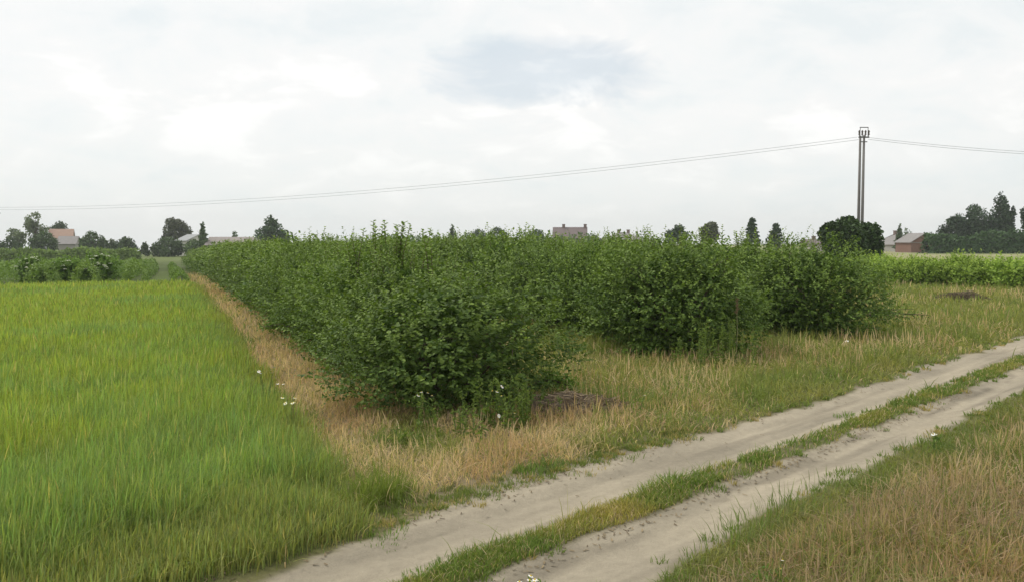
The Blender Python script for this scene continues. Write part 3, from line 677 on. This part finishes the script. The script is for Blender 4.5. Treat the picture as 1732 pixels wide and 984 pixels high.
# ------------------------------------------------------------------ distant trees
def crown_points(r, lobes, n):
    vol = np.array([a*b*c for (_, _, _, a, b, c) in lobes])**.66; pick = r.choice(len(lobes), n, p=vol/vol.sum())
    Lb = np.array(lobes)[pick]; u = unit(r.normal(0, 1, (n, 3))); rad = 1.08-np.abs(r.normal(0, .24, n)); rad = np.clip(rad, .3, 1.3)
    return Lb[:, :3]+u*rad[:, None]*Lb[:, 3:], u, pick
def tree(px, D, ytop, ybase, wpx, label, name='tree', shape='round', cdk=(.035, .065, .025), clg=(.075, .115, .04), n=2600, seed=0, trunk=True, gap=.0, cat='tree', grp=None):
    r = np.random.default_rng(seed+int(abs(px))); x, y = col(px, D); g0 = gz(x, y)
    zb = g0; H = zof(ytop, D)-g0; Wd = wpx/FPX*D; R = Wd/2; root = empty(name, (x, y, g0))
    lobes = []
    if shape == 'round':
        lobes.append((0, 0, H*.60, R*.72, R*.72, H*.33))
        for k in range(9):
            a = r.uniform(0, 6.28); q = r.uniform(.35, .62); zl = r.uniform(.32, .80); s = r.uniform(.28, .42)
            lobes.append((R*q*math.cos(a), R*q*math.sin(a), H*zl, R*s, R*s, min(R*s, H*.2)))
        lobes.append((r.normal(0, .15)*R, 0, H*.86, R*.4, R*.4, H*.13))
    elif shape == 'dome':                                # down to the ground
        lobes.append((0, 0, H*.45, R*.82, R*.7, H*.45))
        for k in range(10):
            a = r.uniform(0, 6.28); q = r.uniform(.4, .72); zl = r.uniform(.2, .72); s = r.uniform(.25, .38)
            lobes.append((R*q*math.cos(a), R*q*math.sin(a), H*zl*(1.05-.3*q), R*s, R*s, H*.2))
        lobes.append((r.normal(0, .2)*R, 0, H*.82, R*.35, R*.35, H*.16))
    elif shape == 'ball':
        lobes.append((0, 0, H*.47, R*.80, R*.8, H*.45))
        for k in range(16):
            a = 2.4*k; q = r.uniform(.45, .72); zl = r.uniform(.22, .78); s = r.uniform(.20, .34)
            lobes.append((R*q*math.cos(a), R*q*math.sin(a), H*zl, R*s, R*s, H*.17))
        for k in range(3): lobes.append((R*r.normal(0, .22), 0, H*.86, R*.25, R*.25, H*.09))
    elif shape == 'cone':
        for k in range(9):
            t = k/8; s = (1-t)**.6*.82+.10
            for j in range(3): a = r.uniform(0, 6.28); lobes.append((R*s*.6*math.cos(a), R*s*.6*math.sin(a), H*(.2+.74*t), R*s*.7, R*s*.7, H*.085))
    elif shape == 'loose':
        for k in range(15):
            a = r.uniform(0, 6.28); q = r.uniform(.1, .8); zl = r.uniform(.3, .92); s = r.uniform(.2, .32)
            lobes.append((R*q*(1.2-zl*.6)*math.cos(a), R*q*math.sin(a), H*zl, R*s, R*s, H*.11))
    elif shape == 'spire':
        for k in range(14):
            t = k/13; s = (1-t)*.75+.10; a = k*2.4
            lobes.append((R*s*.35*math.cos(a), R*s*.35*math.sin(a), H*(.12+.86*t), R*s*.8, R*s*.8, H*.05))
    if shape == 'conifer':
        Ps = []; tiers = 8
        for k in range(tiers):
            t = k/(tiers-1); Rk = R*((1-t)**.8*.95+.08)
            for j in range(7):
                a = r.uniform(0, 6.28); m = max(8, n//(tiers*7)); q = r.random(m)**.7
                Ps.append(np.stack([Rk*q*math.cos(a)+r.normal(0, .09*R, m), Rk*q*math.sin(a)+r.normal(0, .09*R, m), H*(.14+.80*t)-q*Rk*.20+Rk*.34*q**2+r.normal(0, H*.013, m)], 1))
        Ps.append(np.stack([r.normal(0, .05*R, 40), r.normal(0, .05*R, 40), H*r.uniform(.88, 1, 40)], 1))
        P = np.concatenate(Ps); U = unit(r.normal(0, 1, P.shape)+np.array((0, 0, .8))); pk = np.zeros(len(P), int); k2 = len(P); lobec = np.ones(1)
    else:
        P, U, pk = crown_points(r, lobes, n); k2 = len(P); lobec = r.uniform(.78, 1.22, len(lobes))
        P[:, 2] = np.where(P[:, 2] > H, H-(P[:, 2]-H)*.3, P[:, 2]); P[:, 2] = np.maximum(P[:, 2], .15)
        if gap > 0:
            q = fbm(P[:, 0]/R*2.4+seed, P[:, 2]/R*2.4+P[:, 1]/R, seed+3, 3) > gap; P = P[q]; U = U[q]; pk = pk[q]; k2 = len(P)
    sz = (.0015*D+.16)*r.uniform(.6, 1.35, k2)
    f = np.clip(r.normal(.45, .25, k2), 0, 1); c = lerp(cdk, clg, f)*lobec[pk][:, None]
    V, F, CC = leaves(P, unit(r.normal(0, 1, (k2, 3))), unit(U*.8+np.array((0, 0, .5))+r.normal(0, .45, (k2, 3))), sz, c, .85)
    link_mesh('crown', V, F, M_TREE, root, colr=CC)
    if trunk:
        mb = MB(); rr = H*.022; mb.tube([(0, 0, -.3), (0, 0, H*.25), (r.normal(0, .02)*H, 0, H*.55), (0, 0, H*.85)], [rr*1.3, rr, rr*.6, rr*.2], 7)
        for k in range(7):
            a = r.uniform(0, 6.28); z1 = H*r.uniform(.25, .6); e = Vector((R*.62*math.cos(a), R*.62*math.sin(a), z1+H*r.uniform(.1, .25)))
            b = Vector((0, 0, z1)); mb.tube([b, b.lerp(e, .5)-Vector((0, 0, H*.01)), e], [rr*.5, rr*.3, rr*.1], 5)
        mb.build('trunk', M_BARK, root)
    tag(root, label, cat, grp); return root
GY1, GY2 = (.085, .12, .06), (.14, .17, .09)          # greyish foliage
BR1, BR2 = (.055, .055, .025), (.085, .08, .04)       # copper-tinged
BL1, BL2 = (.03, .06, .035), (.065, .10, .05)         # bluish evergreen
tree(62, 262, 361, 427, 48, 'tall grey green tree with gaps in its crown at far left', shape='loose', cdk=GY1, clg=GY2, n=2600, gap=.38, seed=1)
tree(102, 290, 375, 427, 40, 'dark tree standing just behind the orange tiled roof', n=2200, seed=2)
tree(26, 250, 385, 428, 44, 'thin grey tree with feathery twigs at far left', shape='loose', cdk=GY1, clg=GY2, n=1400, gap=.42, seed=3)
tree(76, 240, 391, 427, 52, 'round mid green bushy tree in front of the tiled house', shape='dome', cdk=(.045, .085, .03), clg=(.09, .14, .045), n=2600, seed=4)
tree(18, 236, 402, 428, 40, 'low dark shrubby tree at the left end of the farm trees', shape='dome', n=1500, seed=5)
tree(-8, 95, 345, 430, 26, 'bare twiggy tree cut by the left edge of the photo', shape='loose', cdk=(.12, .11, .10), clg=(.17, .16, .14), n=240, seed=6)
tree(158, 240, 391, 431, 50, 'round dark green tree right of the tiled house', shape='dome', n=2800, seed=7)
tree(190, 245, 404, 431, 16, 'narrow bluish shrub between two round trees on the left', shape='dome', cdk=GY1, clg=GY2, n=600, seed=8, name='far_shrub', cat='shrub')
tree(213, 238, 401, 432, 42, 'smaller round tree, second right of the tiled house', shape='dome', n=2300, seed=9)
tree(246, 240, 411, 433, 16, 'small slender dark tree beside the end of the hedge', shape='cone', n=600, seed=10)
tree(298, 262, 368, 430, 52, 'tall round dark tree tinged brown above the grassy path', n=3600, cdk=(.036, .05, .024), clg=(.075, .085, .04), seed=11)
tree(286, 235, 401, 436, 62, 'broad low tree under the tall brownish tree', shape='dome', n=2800, seed=12)
tree(330, 236, 405, 428, 44, 'pale green bush in front of the pale gable', shape='dome', cdk=(.05, .09, .03), clg=(.10, .15, .05), n=1700, name='far_bush', cat='bush', seed=13)
tree(344, 232, 377, 425, 27, 'narrow pointed dark tree beside the pale gable', shape='spire', n=2000, seed=14)
tree(398, 262, 393, 412, 22, 'small fruit tree showing over the long grey roof', shape='loose', n=500, gap=.4, seed=15)
tree(457, 226, 365, 415, 58, 'dense triangular dark tree at the end of the long roof', shape='cone', n=4200, seed=16, cdk=BL1, clg=(.065, .105, .04))
tree(478, 236, 388, 415, 34, 'low dark tree leaning right of the triangular tree', shape='dome', n=1300, seed=17)
for i, (px, yt, wp, lb) in enumerate([(765, 380, 12, 'tiny pointed treetop above the middle of the plantation'), (808, 388, 52, 'wide low tree beyond the plantation, left one of a pair of crowns'), (842, 384, 44, 'slightly taller crown beside the wide low tree in the centre'), (904, 387, 54, 'round tree just left of the big brown roof')]):
    tree(px, 300, yt, 412, wp, lb, shape='cone' if i == 0 else 'dome', n=700 if i == 0 else 2200, seed=20+i, cdk=(.045, .08, .035), clg=(.085, .125, .05))
tree(1002, 290, 396, 412, 34, 'low shrubby tree just right of the big brown roof', shape='dome', n=900, seed=26)
tree(1022, 288, 401, 412, 24, 'small bush between the two houses in the centre', shape='dome', n=600, seed=27, name='far_bush', cat='bush')
tree(1078, 285, 399, 412, 40, 'low dark tree in front of the hipped roof', shape='dome', n=900, seed=28)
tree(1146, 210, 380, 415, 44, 'loose ragged tree right of the small gabled house', shape='loose', n=1700, gap=.36, seed=29, cdk=BL1, clg=BL2)
tree(1200, 215, 376, 415, 40, 'dense rounded tree in the group of four right of centre', shape='round', n=2600, seed=30, cdk=(.05, .065, .035), clg=(.09, .10, .05))
tree(1271, 190, 370, 415, 32, 'taller of the two spruces right of centre', name='spruce_tree', shape='conifer', n=2600, seed=31, cdk=BL1, clg=BL2)
tree(1311, 190, 379, 415, 34, 'shorter flat topped spruce right of the taller one', name='spruce_tree', shape='conifer', n=2000, seed=32, cdk=BL1, clg=BL2)
tree(1430, 76, 364, 430, 84, 'big dark round bush in front of the twin concrete pole', name='dark_bush', shape='ball', n=13000, seed=33, cdk=(.022, .045, .016), clg=(.055, .09, .028), cat='bush')
tree(1464, 78, 375, 430, 62, 'lower dark bush at the right foot of the twin pole', name='dark_bush', shape='ball', n=6000, seed=34, cdk=(.025, .055, .02), clg=(.06, .10, .032), cat='bush')
tree(1520, 225, 381, 420, 20, 'small upright tree in front of the grey farmhouse roof', shape='spire', n=1300, seed=35, cdk=(.05, .08, .04), clg=(.08, .12, .05))
tree(1534, 262, 386, 412, 18, 'small tree crown behind the brick gable', shape='dome', n=600, seed=36)
# the big group on the right
for i, (px, yt, wp, shp, n_, lb) in enumerate([
    (1615, 362, 44, 'round', 2600, 'left shoulder tree of the tall dark group on the right'),
    (1650, 346, 56, 'round', 3400, 'dark tree left of the tallest pointed one'),
    (1689, 325, 46, 'cone', 3600, 'tallest pointed tree of the group on the right'),
    (1704, 345, 26, 'loose', 1500, 'ragged tree leaning out right of the tallest one'),
    (1634, 372, 44, 'dome', 2200, 'rounded tree filling the foot of the dark group'),
    (1672, 362, 52, 'dome', 2400, 'broad dark crown under the tallest pointed tree'),
    (1740, 338, 34, 'round', 2200, 'tree cut off by the right edge of the photo'),
    (1597, 380, 34, 'dome', 1400, 'low tree at the left foot of the tall group')]):
    tree(px, 215, yt, 420, wp, lb, shape=shp, n=n_, seed=40+i, cdk=(.024, .052, .028), clg=(.055, .09, .04), gap=.3 if shp == 'loose' else 0)
cross_hedge(1564, 1800, 200, 4.6, 5, 9000, .55, 'dark dense thicket below the tall trees on the right', cd=(.035, .075, .03), clt=(.07, .12, .045), name='thicket', cat='thicket', M=M_TREE)
cross_hedge(495, 700, 170, 3.3, 3, 3500, .45, 'distant dark green hedge peeping over the nearest row, left of centre', cd=(.04, .08, .035), clt=(.08, .13, .05))
cross_hedge(640, 1000, 240, 3.9, 4, 3500, .6, 'distant hedge line below the low trees in the centre', cd=(.04, .075, .035), clt=(.08, .12, .05))

# ------------------------------------------------------------------ houses
def house(px, D, wpx, y_eave, y_ridge, rz, label, wallm, roofm, deep=8, hip=0, chim=(), wins=3, name='farmhouse', gable_m=None, over=.35):
    x, y = col(px, D); g0 = gz(x, y); w = wpx/FPX*D; ze = zof(y_eave, D)-g0; zr = zof(y_ridge, D)-g0; hw, hd = w/2, deep/2
    root = empty(name, (x, y, g0), rz); mb = MB()
    mb.add([(-hw, -hd, -.5), (hw, -hd, -.5), (hw, hd, -.5), (-hw, hd, -.5), (-hw, -hd, ze), (hw, -hd, ze), (hw, hd, ze), (-hw, hd, ze)], [(0, 1, 5, 4), (2, 3, 7, 6)])
    if hip == 0: mb.add([(-hw, -hd, -.5), (-hw, hd, -.5), (-hw, hd, ze), (-hw, 0, zr-.12), (-hw, -hd, ze)], [(4, 3, 2, 1, 0)]); mb.add([(hw, -hd, -.5), (hw, hd, -.5), (hw, hd, ze), (hw, 0, zr-.12), (hw, -hd, ze)], [(0, 1, 2, 3, 4)])
    else: mb.add([(-hw, -hd, -.5), (-hw, hd, -.5), (-hw, hd, ze), (-hw, -hd, ze)], [(3, 2, 1, 0)]); mb.add([(hw, -hd, -.5), (hw, hd, -.5), (hw, hd, ze), (hw, -hd, ze)], [(0, 1, 2, 3)])
    mb.build('wall', wallm, root)
    rf = MB(); o = over; sl_ = (zr-ze)/hd; zo = ze-sl_*o+.05; th = .14
    e = [(-hw-o, -hd-o, zo), (hw+o, -hd-o, zo), (hw+o, hd+o, zo), (-hw-o, hd+o, zo)]; rid = [(-hw-o+hip, 0, zr+.05), (hw+o-hip, 0, zr+.05)]
    top = e+rid; bot = [(a, b, c-th) for a, b, c in top]
    rf.add(top+bot, [(0, 1, 5, 4), (2, 3, 4, 5), (6, 7, 1, 0)[::-1], (1, 7, 8, 2), (2, 8, 9, 3)[::1], (3, 9, 6, 0), (6, 10, 11, 7), (8, 11, 10, 9)]+([(3, 0, 4), (1, 2, 5)] if hip else [(0, 4, 10, 6), (3, 9, 10, 4), (1, 7, 11, 5), (2, 5, 11, 8)]))
    ro = rf.build('roof', roofm, root)
    for cxp in chim:
        cb = MB(); cxx = -hw+cxp*w; cb.box(cxx-.4, cxx+.4, -.35, .35, zr-.6, zr+.75); cb.box(cxx-.48, cxx+.48, -.43, .43, zr+.75, zr+.9); cb.build('chimney', M_CHIM, ro)
    for k in range(wins):
        wx = -hw+w*(k+.5)/wins; z0, z1 = max(.8, ze-1.9), ze-.55
        fr = MB(); fr.box(wx-.6, wx+.6, -hd-.05, -hd+.02, z0, z1); f_ = fr.build('window', M_FRAME, root)
        pn = MB(); pn.box(wx-.5, wx-.04, -hd-.07, -hd-.053, z0+.1, z1-.1); pn.box(wx+.04, wx+.5, -hd-.07, -hd-.053, z0+.1, z1-.1); pn.build('pane', M_GLASS, f_)
    tag(root, label, 'house'); return root
house(106, 268, 34, 402, 388, math.radians(22), 'house with faded orange tiled roof among the trees on the left', M_TAN, M_RTILE, deep=8, wins=2)
house(118, 255, 28, 412, 400, math.radians(12), 'grey barn below the orange tiled roof', M_GREYW, M_GROOF, deep=6, wins=0, name='barn')
house(328, 250, 30, 407, 397, math.radians(-35), 'white walled house with pale roof half hidden by trees', M_WHITEW, M_FROOF, deep=8, wins=1)
house(420, 235, 124, 414, 401.5, math.radians(3), 'long low barn with weathered grey brown roof', M_GREYW, ridged('weathered_grey_brown_roof', (.27, .235, .215), 1.2, 'X'), deep=9, wins=0, name='barn')
house(964, 250, 54, 407, 385, math.radians(-4), 'house with steep brown roof showing above the plantation', M_TAN, M_BROOF, deep=9, chim=(.3, .97), wins=0)
house(1053, 262, 58, 405, 394, math.radians(4), 'hipped grey roofed house with two chimneys', M_TAN, M_GROOF, deep=9, hip=4.0, chim=(.38, .66), wins=0)
house(1098, 255, 24, 413, 405, math.radians(-14), 'small grey gabled house beside the loose tree', M_GREYW, M_GROOF, deep=6, wins=0, name='outbuilding')
house(1377, 230, 34, 412, 405.5, math.radians(4), 'low dark roofed shed left of the pole bush', M_GREYW, M_BROOF, deep=7, wins=0, name='shed', chim=(.45,))
house(1513, 240, 44, 413, 396, math.radians(12), 'farmhouse with grey hipped roof right of the pole bush', M_GREYW, M_GROOF, deep=10, hip=4.0, chim=(.5,), wins=3)
h_ = house(1549, 219, 60, 409, 395, math.radians(-90), 'red brick farm building with gable end beside the thicket', M_BRICK, M_GROOF, deep=6.5, wins=0, name='brick_barn')

# ------------------------------------------------------------------ twin pole and wires
PD = 78.3
pole_root = None
xa, _ = col(1450, PD); xb, _ = col(1458.5, PD-.6); zt = zof(232, PD)
r0 = empty('utility_pole', ((xa+xb)/2, PD, 0)); hxa = xa-(xa+xb)/2; hxb = -hxa
for hx, hy in ((hxa*.82, 0), (hxb*.82, -.4)):
    mb = MB(); mb.tube([(hx, hy, -.3), (hx, hy, zt*.5), (hx, hy, zt)], [.15, .125, .095], 10); mb.build('pole', M_CONC, r0, sm=True)
mb = MB(); mb.box(-.46, .46, -.62, -.54, zt-.25, zt-.13); mb.build('cross_arm', M_STEEL, r0)
mb = MB(); mb.box(-.36, .38, -.61, -.55, zt+.62, zt+.69); mb.box(-.35, -.31, -.60, -.56, zt-.12, zt+.615); mb.box(.33, .37, -.60, -.56, zt-.12, zt+.615); mb.build('top_bracket', M_STEEL, r0)
for hx in (-.40, -.14, .14, .42):
    mb = MB(); mb.tube([(hx, -.58, zt-.12), (hx, -.58, zt+.0), (hx, -.58, zt+.02), (hx, -.58, zt+.12), (hx, -.58, zt+.14), (hx, -.58, zt+.3), (hx, -.58, zt+.42)], [.03, .03, .09, .09, .05, .10, .04], 8); mb.build('insulator', M_PORC, r0)
mb = MB(); mb.box(-.3, .3, -.61, -.54, zt-.62, zt-.54); mb.build('clamp', M_STEEL, r0)
tag(r0, 'twin concrete utility pole with steel cross arm rising behind the dark bush', 'utility pole')
def wire(A, B, sag, rad, label, n=60):
    mb = MB(); A = Vector(A); B = Vector(B); pts = []
    for i in range(n+1):
        t = i/n; q = A.lerp(B, t); q.z -= 4*sag*t*(1-t); pts.append(q-A)
    mb.tube(pts, rad, 5); o = mb.build('power_line', M_WIRE); o.location = A; tag(o, label, 'power line', 'overhead wires on the twin pole')
pz = zof(237, PD); px0 = (xa+xb)/2
DL = 165.0
def span_left(dz, yo, sag, lab, dx=0):
    XL, YL = col(-420, DL); wire((px0-.3+dx, PD+yo, pz+dz), (XL, YL, 11.1+dz), sag, .013, lab)
span_left(.16, .1, 3.95, 'upper thin wire running left from the twin pole')
span_left(-.1, -.3, 4.05, 'lower thin wire running left from the twin pole')
for dz, yo, lab in ((.15, .1, 'upper wire running right from the twin pole'), (-.08, -.3, 'lower wire running right from the twin pole')):
    XR, YR = col(2250, 76); wire((px0+.5, PD+yo, pz+dz), (XR, YR, 10.2+dz), .9, .013, lab)

# ------------------------------------------------------------------ flowers, weeds, stalks, brush piles
def flower_plant(x, y, heads, h, label, sd, r_sp=.22, fr=.022, name='daisy_plant', leafy=60, petm=None):
    r = np.random.default_rng(sd); z0 = float(surf(np.array([x]), np.array([y]))[0]); root = empty(name, (x, y, z0))
    for k in range(heads):
        st = MB()
        a = r.uniform(0, 6.28); q = r_sp*math.sqrt(r.random()); hx, hy = q*math.cos(a), q*math.sin(a); hz = h*r.uniform(.8, 1.0)
        st.tube([(hx*.15, hy*.15, -.02), (hx*.5, hy*.5, hz*.55), (hx, hy, hz)], [.004, .003, .002], 4)
        f = MB(); tl = r.normal(0, .35, 2); np_ = 10
        vs = [(hx, hy, hz)]
        for j in range(np_*2):
            b = 2*math.pi*j/(np_*2); rr = fr*(1 if j % 2 == 0 else .72); vs.append((hx+rr*math.cos(b), hy+rr*math.sin(b), hz+rr*math.cos(b)*tl[0]+rr*math.sin(b)*tl[1]-.003))
        f.add(vs, [(0, 1+j, 1+(j+1) % (np_*2)) for j in range(np_*2)]); fo = f.build('flower', petm or M_PETAL, root); st.build('stem', plain_green, root)
        c = MB(); c.tube([(hx, hy, hz-.003), (hx, hy, hz+.004), (hx, hy, hz+.009)], [fr*.36, fr*.34, fr*.12], 8); c.build('flower_centre', M_YOLK, fo)
    if leafy:
        m = leafy; P = np.stack([r.normal(0, r_sp*.5, m), r.normal(0, r_sp*.5, m), r.uniform(0, h*.75, m)], 1)
        V, F, CC = leaves(P, unit(r.normal(0, 1, (m, 3))+np.array((0, 0, .8))), unit(r.normal(0, 1, (m, 3))), r.uniform(.04, .10, m), lerp((.07, .13, .03), (.13, .20, .05), r.random(m)), .25)
        link_mesh('leaves', V, F, M_GRASS, root, colr=CC)
    tag(root, label, 'flower')
plain_green = plain('green_stems', (.10, .15, .045), var=.15)
def fp(px, py, z, heads, lab, sd, **kw):
    X_, Y_ = at(px, py, z); flower_plant(X_, Y_, heads, z*1.03, lab, sd, **kw)
fp(732, 658, .62, 4, 'white daisies against the dark foot of the front bush, left clump', 1, fr=.026)
fp(850, 655, .66, 4, 'white daisies at the right foot of the front bush', 2, fr=.026)
fp(860, 700, .3, 2, 'low single daisy in the grass before the front bush', 3, fr=.024)
fp(450, 621, .72, 5, 'white daisies at the edge of the grain beside the straw strip', 4, fr=.03, leafy=0)
fp(492, 671, .62, 6, 'cream yellow blooms at the grain edge nearer the camera', 5, fr=.028, leafy=0, petm=M_UMBEL, name='yarrow_plant')
fp(484, 640, .66, 3, 'small white blooms between two flower clumps at the grain edge', 6, fr=.022, leafy=0)
fp(902, 976, .16, 9, 'cluster of white daisies on the grassy strip at the bottom of the photo', 7, r_sp=.16, fr=.024, leafy=90)
fp(1583, 731, .34, 3, 'white daisies in the grass just right of the near rut', 8, r_sp=.05, fr=.03)
fp(1425, 574, .3, 1, 'single white bloom in front of the last plantation bush', 9, fr=.05)
fp(1080, 668, .35, 1, 'single small white bloom in the green verge by the middle row', 10, fr=.025)
fp(1308, 955, .22, 2, 'tiny white blooms in the dry grass at bottom right', 11, fr=.014)

def weed_clump(x, y, n, h, lab, sd, w=.5):
    r = np.random.default_rng(sd); z0 = gz(x, y); root = empty('weed_clump', (x, y, z0)); parts_ = []
    for k in range(n):
        bx_, by_ = r.normal(0, w*.5, 2); hh_ = h*r.uniform(.6, 1); lx, ly = r.normal(0, .07, 2)
        st = MB(); st.tube([(bx_, by_, -.03), (bx_+lx*.4, by_+ly*.4, hh_*.5), (bx_+lx, by_+ly, hh_)], [.007, .005, .002], 4); st.build('stem', plain_green, root)
        m = int(hh_*60); t = r.uniform(.05, 1, m); P = np.stack([bx_+lx*t, by_+ly*t, hh_*t], 1)
        parts_.append(leaves(P, unit(r.normal(0, 1, (m, 3))+np.array((0, 0, .5))), unit(r.normal(0, .5, (m, 3))+np.array((0, 0, 1))), r.uniform(.05, .12, m)*(1.2-.6*t), lerp((.085, .14, .035), (.15, .21, .055), r.random(m)), .36))
    V, F, CC = join(parts_); link_mesh('leaves', V, F, M_GRASS, root, colr=CC); tag(root, lab, 'weeds')
for i, (px, py, n_, h, w, lab) in enumerate([(858, 726, 22, .85, .55, 'tall green weeds at the right foot of the front bush'), (765, 738, 11, .65, .6, 'leafy weeds at the front foot of the corner bush'),
    (1230, 620, 24, 1.1, .9, 'tall green weeds in front of the middle row bush'), (1185, 625, 12, .8, .6, 'lower weeds left of the tall weeds by the middle row'), (682, 758, 9, .32, .22, 'small bright green plant alone in the straw grass'), (905, 705, 10, .6, .4, 'slender weeds between the front bush and the brown heap')]):
    X_, Y_ = at(px, py); weed_clump(X_, Y_, n_, h, lab, 60+i, w)
X_, Y_ = at(1245, 612); root = empty('dry_stalk', (X_, Y_, gz(X_, Y_))); mb = MB(); mb.tube([(0, 0, -.05), (.02, 0, .8), (-.02, 0, 1.5)], [.014, .011, .006], 6); mb.build('stem', plain('pale_stalk', (.24, .24, .12)), root)
mb = MB(); r = np.random.default_rng(5); [mb.tube([(r.normal(0, .012), r.normal(0, .012), 1.15+.36*t), (r.normal(0, .03), r.normal(0, .03), 1.19+.36*t)], [.012, .006], 4) for t in r.random(50)]; mb.build('seed_head', plain('seed_head_brown', (.20, .15, .08)), root)
tag(root, 'tall thin dry stalk standing before the middle row', 'plant')

def brush_pile(px, py, rx, ry, h, n, lab, sd, az=0, tone=1.0):
    r = np.random.default_rng(sd); X_, Y_ = at(px, py); z0 = gz(X_, Y_); a = r.uniform(0, 6.283, n); q = np.sqrt(r.random(n)); x = rx*q*np.cos(a); y = ry*q*np.sin(a); z = h*np.clip(1-q**1.6, 0, 1)*r.uniform(.2, 1.05, n)*(.7+.6*fbm(x*2+9, y*2+9, sd, 2))
    P = np.stack([x, y, z], 1); D = unit(np.stack([np.cos(a*7), np.sin(a*7), r.normal(0, .28, n)], 1)); l = r.uniform(.10, .38, n)
    T = unit(np.cross(D, r.normal(0, 1, (n, 3))))*r.uniform(.003, .008, n)[:, None]
    V = np.stack([P-D*l[:, None]/2-T, P-D*l[:, None]/2+T, P+D*l[:, None]/2+T*.5, P+D*l[:, None]/2-T*.5], 1).reshape(-1, 3)
    c = np.repeat(lerp(np.array((.075, .060, .045))*tone, np.array((.25, .195, .13))*tone, r.random(n)**1.6), 4, 0)
    o = link_mesh('brush_pile', V, np.arange(4*n).reshape(-1, 4), M_TWIG, colr=c); o.location = (X_, Y_, z0); o.rotation_euler[2] = az; tag(o, lab, 'brush pile')
brush_pile(950, 695, 1.3, .6, .28, 7000, 'brown heap of dead twigs and dry weeds right of the front bush', 3, .2, 2.3)
brush_pile(1625, 510, 1.6, .7, .5, 6000, 'greyish heap of dead brush in the grass at right', 4, 0, 1.2)

# ------------------------------------------------------------------ haze
if HAZE > 0:
    mb = MB(); mb.box(-1520, 1520, -320, 1520, -30, 40); hm, t = new_mat('haze_air')
    pv = nd(t, 'ShaderNodeVolumePrincipled'); pv.inputs['Color'].default_value = (.93, .96, .98, 1); pv.inputs['Density'].default_value = HAZE; pv.inputs['Anisotropy'].default_value = .2
    o_ = nd(t, 'ShaderNodeOutputMaterial'); t.links.new(pv.outputs[0], o_.inputs['Volume'])
    tag(mb.build('haze', hm), 'thin pale haze over the far fields', 'haze', kind='stuff')
